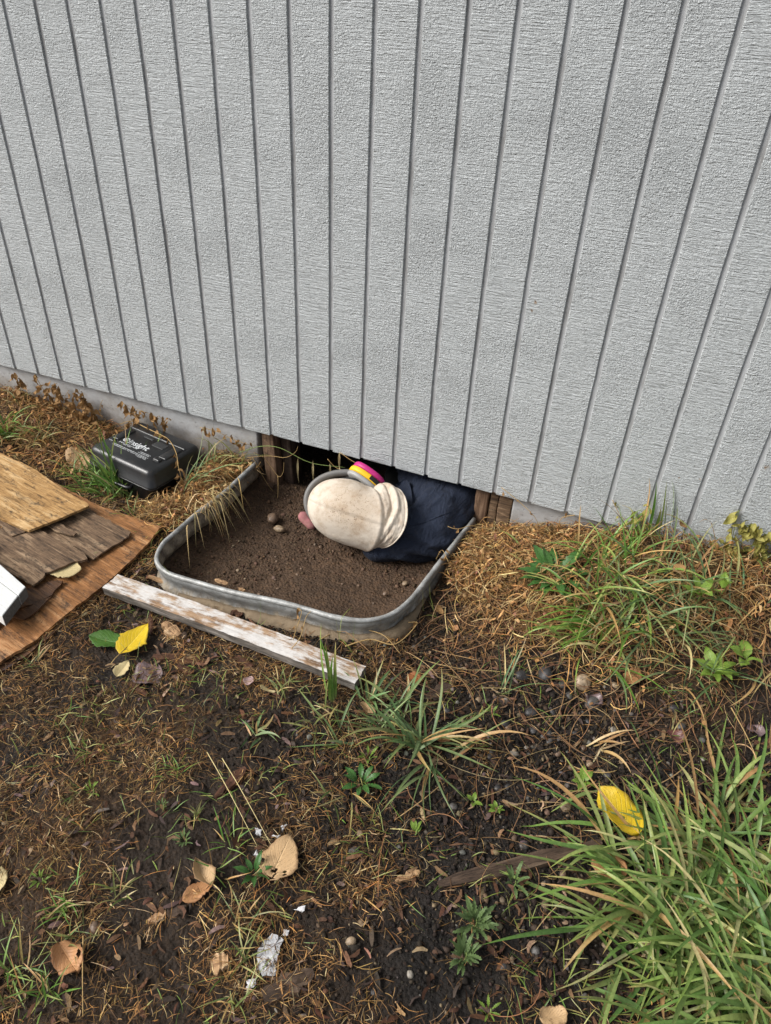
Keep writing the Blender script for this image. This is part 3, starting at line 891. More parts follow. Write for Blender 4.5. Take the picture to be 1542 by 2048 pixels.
    link('visor', py_mesh('visor', V, F), MAT['visor'], mask)
    # dark inner seam line between rubber and cloth
    V, F = tube([hp(-9 + 84 * math.cos(a), -4 - 5 * math.cos(a), -2 + 66 * math.sin(a)) for a in np.linspace(0, 2 * np.pi, 60)], .0045, 8, False)
    link('mask_skirt', py_mesh('mask_skirt', V, F), MAT['mask_dark'], mask)
    # --- filter cartridges: rounded cans with coloured bands
    def can(center, axis, wide, bands, mats, names, rx, ry):
        axis = np.array(axis) / np.linalg.norm(axis)
        wide = np.array(wide) - (np.array(wide) @ axis) * axis; wide /= np.linalg.norm(wide)
        dp = np.cross(axis, wide)
        root = None
        for (h0, h1, inset), m, nme in zip(bands, mats, names):
            V = []; n = 40
            prof = [(0, h0), (1 - inset - .10, h0), (1 - inset - .03, h0 + .0012), (1 - inset, h0 + .004), (1 - inset, h1 - .004), (1 - inset - .03, h1 - .0012), (1 - inset - .10, h1), (0, h1)]
            for (r, h) in prof:
                for a in np.linspace(0, 2 * np.pi, n, endpoint=False):
                    c_, s_ = math.cos(a), math.sin(a)
                    e = (abs(c_) ** 2.6 + abs(s_) ** 2.6) ** (-1 / 2.6)
                    V.append(center + axis * h + wide * (max(r, .001) * rx * e * c_) + dp * (max(r, .001) * ry * e * s_))
            F = [tuple(f) for f in grid_faces(len(prof), n, 0, True)]
            me = recalc(py_mesh(nme, V, F))
            o = link(nme, me, m, per if root is None else root)
            if root is None: root = o
        return root, axis, wide, dp
    base = unwall(724, 969, -.078)
    ax = Hs * .80 + FW * .30 + RT * .34
    wide = RT * .945 - UP * .33
    root, A, W, D = can(base, ax, wide, [(-.006, .0075, 0.02), (.0076, .0250, .0), (.0252, .042, .04)], [MAT['cart_grey'], MAT['cart_yellow'], MAT['cart_magenta']], ['filter_cartridge', 'yellow_band', 'magenta_band'], .0560, .050)
    # black printed square on the yellow band
    V = []
    sgn = 1 if (D @ -FW) > 0 else -1
    for h in (.0098, .0230):
        for q in (.10, .17, .24, .31, .38):
            c_, s_ = math.cos(math.pi / 2 - q * 2.2), math.sin(math.pi / 2 - q * 2.2)
            e = (abs(c_) ** 2.6 + abs(s_) ** 2.6) ** (-1 / 2.6)
            V.append(base + A * h + W * .0564 * e * c_ + D * sgn * .0504 * e * s_)
    link('printed_square', py_mesh('printed_square', V, [tuple(f) for f in grid_faces(2, 5)]), MAT['black_print'], root)
    V, F = tube([hp(38, -14, 64), hp(42, -8, 66)], .003, 10)
    link('rivet', py_mesh('rivet', V, F), MAT['steel'], mask)
    # grey arm that carries the cartridge
    V, F = tube([hp(18, -24, 58), hp(26, -24, 70), tuple(base - A * .004)], [.02, .019, .017], 12)
    link('cartridge_holder', py_mesh('cartridge_holder', V, F), MAT['rubber'], mask)
    # lower cartridge, dusty pink, on the dirt beside the crown
    pk = unz(610, 1040, -.165)
    me = capsules_mesh('filter_cartridge', [(tuple(pk + np.array([-.004, .0, .010])), .018, tuple(pk + np.array([.026, -.010, -.004])), .015, .8), (tuple(pk + np.array([.018, .0, .0])), .016, tuple(pk + np.array([.035, .018, -.01])), .016, .9)], .0035, 2,
                       lambda co: .004 * fbm(co[:, 0] * 90, co[:, 1] * 90 + co[:, 2] * 70, 111, 3))
    link('filter_cartridge', me, MAT['dusty_pink'], per)
    # gloved hands reaching into the dark
    for wrist, dirn in (((.35, .14, -.185), (-.2, .97, 0)), ((.17, .345, -.185), (-.97, .2, 0))):
        w = np.array(wrist); d = np.array(dirn); d /= np.linalg.norm(d); sd = np.cross(d, [0, 0, 1.0])
        ps = [(tuple(w), .028, tuple(w + d * .075), .034, .55)]
        for k, (off, L) in enumerate(((-.028, .066), (-.010, .078), (.010, .074), (.027, .058))):
            b = w + d * .085 + sd * off
            ps.append((tuple(b), .0095, tuple(b + d * L * .55 + np.array([0, 0, .006])), .009, 1.0))
            ps.append((tuple(b + d * L * .55 + np.array([0, 0, .006])), .009, tuple(b + d * L + np.array([0, 0, -.010])), .0078, 1.0))
        b = w + d * .03 - sd * .032
        ps.append((tuple(b), .011, tuple(b + d * .035 - sd * .03), .009, 1.0))
        link('glove', capsules_mesh('glove', ps, .004, 2), MAT['glove'], per)
build_person()

# ------------------------------------------------------------------ black carrying case
def rounded_rect(w, d, r, n=6):
    out = []
    for cx, cy, a0 in ((w / 2 - r, d / 2 - r, 0), (-w / 2 + r, d / 2 - r, 90), (-w / 2 + r, -d / 2 + r, 180), (w / 2 - r, -d / 2 + r, 270)):
        for k in range(n):
            a = math.radians(a0 + 90 * k / (n - 1))
            out.append((cx + r * math.cos(a), cy + r * math.sin(a)))
    return out

def loft_rr(levels, cap0=True, cap1=True):
    """levels: (z, w, d, r)"""
    V = []
    for z, w, d, r in levels:
        V += [(x, y, z) for x, y in rounded_rect(w, d, r)]
    n = len(V) // len(levels)
    F = [tuple(f) for f in grid_faces(len(levels), n, 0, True)]
    if cap0: F.append(tuple(range(n))[::-1])
    if cap1: F.append(tuple(range(len(V) - n, len(V))))
    return V, F

def text_mesh(body, size, extr=.0002, bold=0.0, space=1.0):
    cu = bpy.data.curves.new('txt', 'FONT')
    cu.body = body; cu.size = size; cu.extrude = extr; cu.offset = bold; cu.space_character = space
    cu.align_x = 'LEFT'; cu.align_y = 'BOTTOM_BASELINE'
    o = bpy.data.objects.new('txt', cu); COL.objects.link(o)
    me = bpy.data.meshes.new_from_object(o.evaluated_get(bpy.context.evaluated_depsgraph_get()))
    bpy.data.objects.remove(o)
    return me

def build_case():
    fl, fr = unz(170, 900, -.075), unz(280, 950, -.075)
    bk = unz(266, 847, -.072)
    e = fr - fl; ang = math.atan2(e[1], e[0])
    ang = ang + .02
    W, D, H = .276, .232, .114
    ux = np.array([math.cos(ang), math.sin(ang)]); uy = np.array([-ux[1], ux[0]])
    c = fl[:2] + ux * (W / 2 - .004) + uy * (D / 2)
    z0 = -.183
    case = empty('equipment_case', (c[0], c[1], z0), 'black moulded plastic case with white lettering on its lid', 'case', None, ang)
    rot = case.rotation_euler
    case.rotation_euler = (math.radians(-1.5), math.radians(1.5), ang)
    V, F = loft_rr([(0, W - .022, D - .022, .016), (.003, W - .016, D - .016, .018), (.050, W - .003, D - .003, .022), (.055, W + .005, D + .005, .024), (.0585, W + .006, D + .006, .024), (.060, W + .003, D + .003, .023)])
    link('case_base', recalc(py_mesh('case_base', V, F)), MAT['case'], case)
    V, F = loft_rr([(.0605, W + .002, D + .002, .023), (.0615, W + .006, D + .006, .024), (.0645, W + .005, D + .005, .024), (.069, W - .003, D - .003, .022), (.101, W - .014, D - .014, .020), (.108, W - .020, D - .020, .018), (.1112, W - .028, D - .028, .015), (H, W - .036, D - .036, .012)])
    lid = link('lid', recalc(py_mesh('lid', V, F)), MAT['case'], case)
    # ribs on the lid: one along the back, one at each end, latch blocks at the front
    def rib(name, x0, x1, y0, y1, h, mat=MAT['case'], r=.004, parent=lid):
        V, F = loft_rr([(H - .002, x1 - x0, y1 - y0, r), (H + h * .7, x1 - x0 - .002, y1 - y0 - .002, r), (H + h, x1 - x0 - .006, y1 - y0 - .006, max(.001, r - .002))], False, True)
        V = [(x + (x0 + x1) / 2, y + (y0 + y1) / 2, z) for x, y, z in V]
        return link(name, recalc(py_mesh(name, V, F)), mat, parent)
    rib('lid_rib', -W / 2 + .022, W / 2 - .022, .052, .062, .0035)
    rib('lid_rib', -W / 2 + .024, -W / 2 + .052, -.030, .046, .005)
    rib('lid_rib', W / 2 - .056, W / 2 - .024, -.028, .046, .005)
    rib('lid_latch', W / 2 - .058, W / 2 - .030, -.050, -.032, .0075)
    rib('lid_latch', -W / 2 + .026, -W / 2 + .050, -.048, -.032, .0060)
    rib('embossed_patch', .012, .062, .012, .044, .0016, MAT['case_dull'])
    rib('embossed_mark', -.045, -.002, .034, .046, .0014, MAT['case_dull'])
    # hinge bulge at the back right, handle along the front
    V, F = loft_rr([(.020, .05, .10, .02), (.024, .06, .11, .022), (.060, .06, .11, .022), (.066, .05, .10, .02)])
    V = [(x + W / 2 - .012, y + .040, z) for x, y, z in V]
    link('side_bulge', recalc(py_mesh('side_bulge', V, F)), MAT['case'], case)
    hz = .040
    V, F = tube(catmull([(-.05, -D / 2 + .006, hz), (-.048, -D / 2 - .010, hz), (-.02, -D / 2 - .014, hz), (.02, -D / 2 - .014, hz), (.048, -D / 2 - .010, hz), (.05, -D / 2 + .006, hz)], 5), .0055, 8)
    link('handle', py_mesh('handle', V, F), MAT['case'], case)
    # printed lettering on the lid, reading along the front edge
    def put(body, size, x, y, bold=0.0, space=1.0, parent=lid):
        me = text_mesh(body, size, .00015, bold, space)
        o = link('printed_lettering', me, MAT['print'], parent, False)
        o.location = (x, y, H + .0004)
        return o
    put('insight', .034, -.056, -.022, .0004, .95)
    V, F = [], []
    for k, (r0, r1) in enumerate(((.0085, .0110), (.0050, .0070), (.0000, .0030))):
        n = 28; o = len(V)
        for r in (r0, r1):
            for a in np.linspace(0, 2 * np.pi * (.86 if k < 2 else 1), n):
                V.append((r * math.cos(a + k), r * math.sin(a + k), 0))
        F += [(o + j, o + n + j, o + n + j + 1, o + j + 1) for j in range(n - 1)]
    em = link('printed_emblem', py_mesh('printed_emblem', V, F), MAT['print'], lid, False)
    em.location = (-.069, -.011, H + .0006)
    put('pest solutions', .0088, -.078, -.033, .0002, 1.45)
    put('www.   . com', .0062, -.078, -.042, .0001, 1.1) if False else None
    for j, (x0, x1) in enumerate(((-.078, -.040), (.000, .034))):       # print too small to read in the photograph: rows of short strokes
        pass
    mb = MB(); r2 = np.random.default_rng(5)
    for row, (x0, x1, y, hgt) in enumerate(((-.078, -.046, -.0415, .0030), (-.002, .040, -.0415, .0030), (-.006, .040, -.0475, .0030), (-.104, -.012, -.0530, .0014), (-.104, .044, -.0555, .0030), (-.104, .040, -.0610, .0030), (.004, .044, -.0660, .0026))):
        x = x0
        while x < x1:
            w = r2.uniform(.0009, .0019)
            if r2.random() > .13:
                mb.add([(x, y, 0), (x + w, y, 0), (x + w, y + hgt * r2.uniform(.6, 1), 0), (x, y + hgt * r2.uniform(.6, 1), 0)], [(0, 1, 2, 3)])
            x += w + .0006
    o = link('printed_small_lines', mb.mesh('printed_small_lines'), MAT['print'], lid, False)
    o.location = (.020, .004, H + .0005)
    return case
CASE = build_case()

# ------------------------------------------------------------------ timber: sheets, veneers, boards
def poly_plate(name, px, z_top, thick, mat, rough_edge=.0015, warp=.004, parent=None, grain_px=None, extra=None, pxz=None):
    """a sheet with an uneven outline; local x axis along the grain"""
    zt = pxz if pxz is not None else z_top
    P = np.array([unz(x, y, zt)[:2] for x, y in px])
    g0, g1 = [unz(x, y, zt)[:2] for x, y in (grain_px or ((0, 960), (180, 1100)))]
    d = g1 - g0; ang = math.atan2(d[1], d[0])
    c = P.mean(0)
    ca, sa = math.cos(-ang), math.sin(-ang)
    L = (P - c) @ np.array([[ca, sa], [-sa, ca]])
    Q = []
    for i in range(len(L)):
        a, b = L[i], L[(i + 1) % len(L)]
        n = max(2, int(np.linalg.norm(b - a) / .012))
        for k in range(n):
            q = a + (b - a) * k / n
            if k: q = q + rng.normal(0, rough_edge, 2)
            Q.append(q)
    Q = np.array(Q)
    bm = bmesh.new()
    vs_ = [bm.verts.new((q[0], q[1], 0)) for q in Q]
    f = bm.faces.new(vs_)
    bmesh.ops.triangulate(bm, faces=[f])
    for _ in range(2):
        bmesh.ops.subdivide_edges(bm, edges=[e for e in bm.edges if e.calc_length() > .03], cuts=1, use_grid_fill=False)
        bmesh.ops.triangulate(bm, faces=bm.faces[:])
    for v in bm.verts:
        v.co.z = warp * (mnoise.noise(Vector((v.co.x * 6, v.co.y * 9, z_top * 40))) ) + (extra(v.co.x, v.co.y) if extra else 0)
    r = bmesh.ops.extrude_face_region(bm, geom=bm.faces[:])
    for v in [x for x in r['geom'] if isinstance(x, bmesh.types.BMVert)]:
        v.co.z -= thick
    bmesh.ops.recalc_face_normals(bm, faces=bm.faces)
    me = bpy.data.meshes.new(name); bm.to_mesh(me); bm.free()
    o = link(name, me, mat, None, False)
    o.location = (c[0], c[1], z_top); o.rotation_euler[2] = ang
    return o

def reparent(o, parent):
    o.parent = parent
    o.matrix_parent_inverse = parent.matrix_basis.inverted()

def build_timber():
    # big delaminated sheet under everything
    G = ((0, 960), (200, 1075))
    s1 = poly_plate('plywood_sheet', [(-160, 830), (0, 905), (120, 970), (195, 1010), (322, 1053), (300, 1082), (272, 1112), (205, 1172), (130, 1230), (62, 1285), (-10, 1330), (-90, 1370), (-260, 1180)], -.140, .008, MAT['ply_orange'], .0012, .003, None, G)
    tag(s1, 'large orange brown plywood sheet lying under the stack beside the case', 'plywood')
    s0 = poly_plate('plywood_sheet', [(240, 1152), (212, 1176), (140, 1240), (70, 1297), (15, 1335), (-70, 1370), (-120, 1330), (60, 1180)], -.151, .006, MAT['ply_dark'], .002, .004, None, G)
    tag(s0, 'dark thin ply peeling away under the front edge of the sheet', 'plywood')
    s2 = poly_plate('veneer_sheet', [(120, 1006), (165, 1012), (200, 1033), (262, 1064), (258, 1072), (225, 1092), (186, 1118), (168, 1108), (163, 1100), (120, 1080), (60, 1050), (60, 1010)], -.129, .005, MAT['ply_grey'], .0014, .004, None, G)
    tag(s2, 'grey brown veneer with a knot near its broken end', 'veneer')
    s3 = poly_plate('veneer_sheet', [(-140, 990), (0, 1055), (62, 1052), (110, 1074), (166, 1104), (175, 1118), (150, 1123), (120, 1136), (90, 1146), (86, 1155), (66, 1170), (30, 1150), (-120, 1110)], -.118, .006, MAT['ply_grey'], .0014, .005, None, G)
    tag(s3, 'mouldy dark veneer with splintered end under the white boards', 'veneer')
    s4 = poly_plate('plywood_sheet', [(-170, 830), (0, 905), (70, 938), (130, 982), (177, 1008), (178, 1012), (115, 1040), (58, 1062), (49, 1059), (0, 1036), (-130, 985)], -.105, .007, MAT['ply_gold'], .0008, .005, None, G)
    tag(s4, 'golden yellow plywood sheet on top of the stack', 'plywood')
    s5 = poly_plate('wood_sliver', [(-90, 1000), (-10, 1040), (12, 1063), (24, 1072), (50, 1064), (46, 1056), (0, 1032), (-90, 985)], -.113, .004, MAT['ply_grey'], .001, .002, None, G)
    tag(s5, 'brown sliver sticking out below the golden plywood', 'wood sliver')
    s6 = poly_plate('wood_sliver', [(90, 1049), (112, 1042), (138, 1058), (154, 1066), (148, 1071), (140, 1070), (110, 1062)], -.119, .004, MAT['ply_grey'], .001, .002, None, G)
    tag(s6, 'small pale sliver lying on the grey veneer', 'wood sliver')
    s7 = poly_plate('wood_sliver', [(20, 1190), (66, 1172), (104, 1162), (126, 1162), (112, 1178), (104, 1190), (80, 1203), (40, 1216)], -.132, .005, MAT['ply_dark'], .0015, .003, None, G)
    tag(s7, 'dark wet sliver under the end of the white boards', 'wood sliver')
    s8 = poly_plate('wood_sliver', [(-60, 1268), (0, 1240), (40, 1222), (96, 1196), (104, 1192), (74, 1222), (50, 1238), (20, 1233), (-40, 1280)], -.131, .004, MAT['ply_dark'], .0012, .003, None, G)
    tag(s8, 'dark strip split along the front of the orange sheet', 'wood sliver')
    # two white painted boards side by side, cut ends towards the camera
    def board(name, px_top, z, th, label, mats):
        P = [unz(x, y, z) for x, y in px_top]                # a,b (cut end), c,d far along the board
        a, b, c_, d_ = [p[:2] for p in P]
        c_, d_ = c_ + (c_ - b) / np.linalg.norm(c_ - b) * .35, d_ + (d_ - a) / np.linalg.norm(d_ - a) * .35
        u = a - d_; ang = math.atan2(u[1], u[0])
        o = empty(name, (a[0], a[1], z - th), label, 'board', None, ang)
        M = np.array([[math.cos(-ang), -math.sin(-ang)], [math.sin(-ang), math.cos(-ang)]])
        loc = [M @ (p - a) for p in (a, b, c_, d_)]
        V = [(*p, 0) for p in loc] + [(*p, th) for p in loc]
        me = bevel_mesh(py_mesh('board_body', V, [(3, 2, 1, 0), (4, 5, 6, 7), (0, 1, 5, 4), (1, 2, 6, 5), (2, 3, 7, 6), (3, 0, 4, 7)]), .0018)
        link('board_body', me, MAT['white'], o, False)
        e0, e1 = loc[0], loc[1]
        n = np.array([1.0, 0])
        V = []
        for q in (.02, .98):
            p = e0 + (e1 - e0) * q
            V += [(p[0] + .0008, p[1], .002), (p[0] + .0008, p[1], th - .002)]
        V += [(x - .004, y, z_) for x, y, z_ in V]
        me = py_mesh('cut_end', V, [(0, 1, 3, 2), (4, 6, 7, 5), (0, 2, 6, 4), (1, 5, 7, 3), (0, 4, 5, 1), (2, 3, 7, 6)])
        link('cut_end', recalc(me), MAT['boardend'], o, False)
    board('painted_board', [(51, 1173), (37, 1190), (-120, 1070), (-100, 1040)], -.078, .033, 'white painted board nearer the golden plywood, its grey end cut off square', 0)
    board('painted_board', [(36, 1191), (4, 1232), (-150, 1120), (-121, 1072)], -.080, .034, 'wider white painted board at the edge of the photo in front of its twin', 0)
    # long peeling plank in front of the well
    P = [unz(x, y, -.122)[:2] for x, y in ((238, 1149), (203, 1174), (713, 1366), (729, 1330))]
    a = (P[0] + P[1]) / 2; b = (P[2] + P[3]) / 2
    d = b - a; ang = math.atan2(d[1], d[0]); L = np.linalg.norm(d); w = (np.linalg.norm(P[0] - P[1]) + np.linalg.norm(P[3] - P[2])) / 2
    me = py_mesh('wooden_plank', *box_vf((-L / 2, -w / 2, -.022), (L / 2, w / 2, 0)))
    bm = bmesh.new(); bm.from_mesh(me)
    bmesh.ops.subdivide_edges(bm, edges=[e for e in bm.edges if abs(e.verts[0].co.x - e.verts[1].co.x) > .2], cuts=50)
    bmesh.ops.subdivide_edges(bm, edges=[e for e in bm.edges if abs(e.verts[0].co.y - e.verts[1].co.y) > .04], cuts=5)
    for v in bm.verts:
        ed = 1 if abs(abs(v.co.y) - w / 2) < .001 else 0
        v.co.z += .0012 * mnoise.noise(Vector((v.co.x * 30, v.co.y * 90, v.co.z * 60))) - (.002 * max(0, mnoise.noise(v.co * 55)) if ed and v.co.z > -.01 else 0)
        v.co.y += ed * .0016 * mnoise.noise(Vector((v.co.x * 45, v.co.z * 80, 3)))
        if abs(abs(v.co.x) - L / 2) < .001: v.co.x += .004 * mnoise.noise(v.co * 60)
        v.co.z += .004 * math.sin((v.co.x / L + .5) * math.pi)
    bm.to_mesh(me); bm.free()
    me.materials.append(MAT['plank']); me.materials.append(MAT['plank_side'])
    for p in me.polygons:
        if p.normal.z < .6: p.material_index = 1
    o = link('wooden_plank', me, None, None, False)
    o.location = (*((a + b) / 2), -.1235); o.rotation_euler = (0, .004, ang)
    tag(o, 'long plank with peeling white paint lying in front of the well', 'plank')
build_timber()

# ------------------------------------------------------------------ litter builders (vectorised)
def zone_points(zones):
    """zones: (px, py, sx, sy, n) gaussian clusters on the ground, metres"""
    out = []
    for px, py, sx, sy, n in zones:
        p = unz(px, py, -.15)
        out.append(np.stack([p[0] + rng.normal(0, sx, n), p[1] + rng.normal(0, sy, n)], -1))
    return np.concatenate(out)

def free_of_objects(P, margin=0.004, inside=False):
    sd = pit_sd(P[:, 0], P[:, 1])
    ok = (sd > .012 + margin) if not inside else (sd < -.012)
    ok &= P[:, 1] < (.012 if not inside else .5)
    return P[ok]

def ribbons(P, L, W, col, head=None, lift=(.0, .006), arch=.008, curl=1.5, seg=4, tilt=.15, hfun=None):
    """flat straw pieces lying on the ground"""
    n = len(P)
    L = np.broadcast_to(L, (n,)); W = np.broadcast_to(W, (n,))
    h = rng.uniform(0, 2 * np.pi, n) if head is None else head
    k = rng.normal(0, curl, n)
    t = np.linspace(-.5, .5, seg)
    ang = h[:, None] + k[:, None] * t[None]
    dx = np.cos(ang) * (L[:, None] / (seg - 1)); dy = np.sin(ang) * (L[:, None] / (seg - 1))
    X = P[:, 0:1] + np.cumsum(dx, 1) - dx.sum(1, keepdims=True) / 2
    Y = P[:, 1:2] + np.cumsum(dy, 1) - dy.sum(1, keepdims=True) / 2
    Y = np.minimum(Y, .012)
    lf = rng.uniform(lift[0], lift[1], n) if hfun is None else hfun(P)
    G = ground(X, Y, False) 
    g0 = ground(P[:, 0], P[:, 1])
    base = np.maximum(G, g0[:, None] - .03)
    base = 0.5 * base + 0.5 * g0[:, None]
    Z = base + .003 + lf[:, None] + arch * rng.random(n)[:, None] * (1 - (2 * t[None]) ** 2) + rng.normal(0, tilt, n)[:, None] * L[:, None] * t[None]
    nx, ny = -np.sin(ang), np.cos(ang)
    roll = rng.normal(0, .6, n)[:, None]
    ww = W[:, None] * np.array([.55] + [1] * (seg - 2) + [.35])[None] * .5
    ox, oy, oz = nx * ww * np.cos(roll), ny * ww * np.cos(roll), ww * np.sin(roll)
    A = np.stack([X + ox, Y + oy, Z + oz], -1); B = np.stack([X - ox, Y - oy, Z - oz], -1)
    V = np.stack([A, B], 2).reshape(n, seg * 2, 3)
    f = np.array([(2 * i, 2 * i + 1, 2 * i + 3, 2 * i + 2) for i in range(seg - 1)])
    F = (np.arange(n)[:, None, None] * (seg * 2) + f[None]).reshape(-1, 4)
    C = np.repeat(col[:, None, :], seg * 2, 1).reshape(-1, 3)
    return V.reshape(-1, 3), F, C

def palette(n, cols, w, jit=.22):
    cols = np.array(cols); w = np.array(w) / np.sum(w)
    c = cols[rng.choice(len(cols), n, p=w)]
    return np.clip(c * (1 + rng.normal(0, jit, (n, 1))) * (1 + rng.normal(0, .05, (n, 3))), .004, .9)

def join(parts):
    Vs, Fs, Cs, o = [], [], [], 0
    for V, F, C in parts:
        Vs.append(V); Fs.append(F + o); Cs.append(C); o += len(V)
    return np.concatenate(Vs), np.concatenate(Fs), np.concatenate(Cs)

DRY = [(.36, .225, .085), (.27, .145, .05), (.14, .07, .027), (.075, .042, .02), (.42, .20, .06), (.56, .42, .22)]

def build_litter():
    # 1 thatch of dead grass trodden into the yard
    U = np.stack([rng.uniform(-1.25, 1.8, 250000), rng.uniform(-1.75, .0, 250000)], -1)
    def q(px, py): return unz(px, py, -.16)[:2]
    # bare soil where the digging went on: thinner there
    bare = np.zeros(len(U))
    for px, py, r in ((1050, 1430, .26), (1300, 1480, .24), (880, 1290, .13), (1000, 1650, .2), (1200, 1880, .22), (1480, 1480, .2), (870, 1560, .16), (1150, 1700, .2), (500, 1240, .10), (650, 1290, .08), (900, 1420, .16), (1200, 1600, .2), (900, 1950, .14), (1050, 1800, .16), (1420, 1560, .2)):
        c = q(px, py); bare = np.maximum(bare, np.exp(-((U - c) ** 2).sum(1) / (r * r)) * 1.15)
    patch = fbm(U[:, 0] * 6, U[:, 1] * 6, 121, 4) + .8 * fbm(U[:, 0] * 24, U[:, 1] * 24, 127, 3)
    keep = rng.random(len(U)) < np.clip((.66 + patch * 2.7) * (1 - .92 * np.clip(bare, 0, 1)), .02, 1)
    U = free_of_objects(U[keep])
    n = len(U)
    c = palette(n, DRY, (.17, .21, .27, .25, .05, .07), .32)
    c *= (.92 + 1.5 * fbm(U[:, 0] * 8, U[:, 1] * 8, 161, 4))[:, None]; c = np.clip(c, .006, .9)
    a = ribbons(U, rng.uniform(.006, .022, n) * rng.choice([1, 1, 1, 2.2], n), np.exp(rng.normal(math.log(.00075), .38, n)).clip(.0004, .0026), c, 9 * fbm(U[:, 0] * 5, U[:, 1] * 5, 151, 3) + rng.normal(0, 1.0, n), (0, .009), .003, .6, 4, .25)
    V, F, C = a
    tag(link('dead_grass_thatch', np_mesh('dead_grass_thatch', V, F, C), MAT['thatch']), None, None, None, 'stuff')
    # 2 deep straw beside the case, along the wall and right of the well
    Z = [(405, 985, .045, .05, 1500), (340, 1025, .04, .035, 700), (455, 935, .05, .04, 1100), (300, 1000, .04, .02, 120), (480, 900, .05, .03, 700), (120, 830, .12, .035, 1700), (60, 880, .12, .05, 800), (200, 850, .08, .03, 900), (20, 800, .1, .03, 700), (100, 930, .08, .04, 300),
         (990, 1110, .055, .045, 1900), (950, 1150, .035, .045, 700), (1060, 1090, .08, .035, 1700), (1020, 1160, .07, .06, 1700), (960, 1210, .03, .05, 150), (1080, 1250, .07, .06, 500), (1200, 1320, .12, .06, 380), (1160, 1110, .09, .04, 900), (1300, 1130, .12, .04, 900), (1450, 1150, .12, .05, 900), (1250, 1200, .14, .07, 600), (1100, 1230, .08, .06, 350), (1400, 1290, .12, .08, 450), (1500, 1230, .1, .07, 500)]
    P = free_of_objects(zone_points(Z))
    cc = np.array(CASE.location[:2]); ca_ = CASE.rotation_euler[2]
    q_ = (P - cc) @ np.array([[math.cos(ca_), -math.sin(ca_)], [math.sin(ca_), math.cos(ca_)]])
    P = P[~((np.abs(q_[:, 0]) < .155) & (np.abs(q_[:, 1]) < .135))]
    n = len(P)
    c = palette(n, [(.40, .235, .085), (.30, .15, .05), (.50, .37, .18), (.12, .06, .026), (.24, .15, .06)], (.24, .2, .12, .28, .16), .35)
    ht = lambda P: rng.random(len(P)) ** 1.6 * .032
    a = ribbons(P, rng.uniform(.018, .095, n), rng.uniform(.0008, .0025, n), c, None, (0, .03), .010, 1.3, 6, .35, ht)
    m = 2600                                                   # curled bits of dead vine leaf mixed in
    Q = P[rng.integers(0, n, m)] + rng.normal(0, .012, (m, 2)); Q = free_of_objects(Q); m = len(Q)
    b = ribbons(Q, rng.uniform(.007, .020, m), rng.uniform(.004, .010, m), palette(m, [(.38, .20, .075), (.46, .29, .13), (.28, .14, .055), (.22, .10, .06)], (.35, .25, .25, .15)), None, (0, .03), .006, 1.4, 5, .7, lambda P: rng.random(len(P)) ** 1.4 * .036)
    a = join([a, b])
    tag(link('loose_straw', np_mesh('loose_straw', *a), MAT['thatch']), None, None, None, 'stuff')
    # 3 short new green and olive shoots through the thatch
    n = 8500
    U = np.stack([rng.uniform(-1.1, 1.7, n), rng.uniform(-1.75, -.35, n)], -1)
    k = fbm(U[:, 0] * 6, U[:, 1] * 6, 131, 3) + rng.normal(0, .06, n)
    U = free_of_objects(U[k > .05]); n = len(U)
    V, F, C = blades(U, rng.uniform(.012, .06, n), rng.uniform(.0012, .0028, n), palette(n, [(.10, .17, .03), (.19, .23, .05), (.30, .29, .10)], (.4, .35, .25)), None, (.3, 1.2), (.4, 1.6), 5)
    tag(link('sparse_grass', np_mesh('sparse_grass', V, F, C), MAT['grass']), None, None, None, 'stuff')
    # 4 crumbs of soil, in the pit and in the dug ground
    ico = bmesh.new(); bmesh.ops.create_icosphere(ico, subdivisions=1, radius=1)
    iv = np.array([v.co[:] for v in ico.verts]); jf = np.array([[v.index for v in f.verts] for f in ico.faces]); ico.free()
    def crumbs(P, r, col):
        n = len(P)
        base = iv[None] * (1 + rng.normal(0, .16, (n, len(iv), 1)))
        s = rng.uniform(.6, 1.2, (n, 1, 3)); s[..., 2] *= .75
        base = base * s
        a = rng.uniform(0, 2 * np.pi, n); ca, sa = np.cos(a)[:, None], np.sin(a)[:, None]
        x = base[..., 0] * ca - base[..., 1] * sa; y = base[..., 0] * sa + base[..., 1] * ca
        V = np.stack([x, y, base[..., 2]], -1) * r[:, None, None]
        z = ground(P[:, 0], P[:, 1]) + r * .25
        V += np.stack([P[:, 0], P[:, 1], z], -1)[:, None]
        F = (np.arange(n)[:, None, None] * len(iv) + jf[None]).reshape(-1, 3)
        return V.reshape(-1, 3), F, np.repeat(col[:, None], len(iv), 1).reshape(-1, 3)
    P = np.stack([rng.uniform(-.06, .72, 20000), rng.uniform(-.62, .22, 20000)], -1)
    dens = .55 + 1.5 * fbm(P[:, 0] * 9, P[:, 1] * 9, 141, 3) - .9 * np.exp(-((P[:, 0] - .42) ** 2 + (P[:, 1] + .40) ** 2) / .02)
    P = free_of_objects(P[rng.random(len(P)) < dens * .62], inside=True)
    r = np.exp(rng.normal(math.log(.0021), .5, len(P))).clip(.001, .009)
    a = crumbs(P, r, palette(len(P), [(.080, .049, .029), (.060, .037, .023), (.10, .064, .040), (.15, .11, .075)], (.4, .35, .2, .05)))
    tag(link('pit_soil_crumbs', np_mesh('pit_soil_crumbs', *a), MAT['crumb'], None, False), None, None, None, 'stuff')
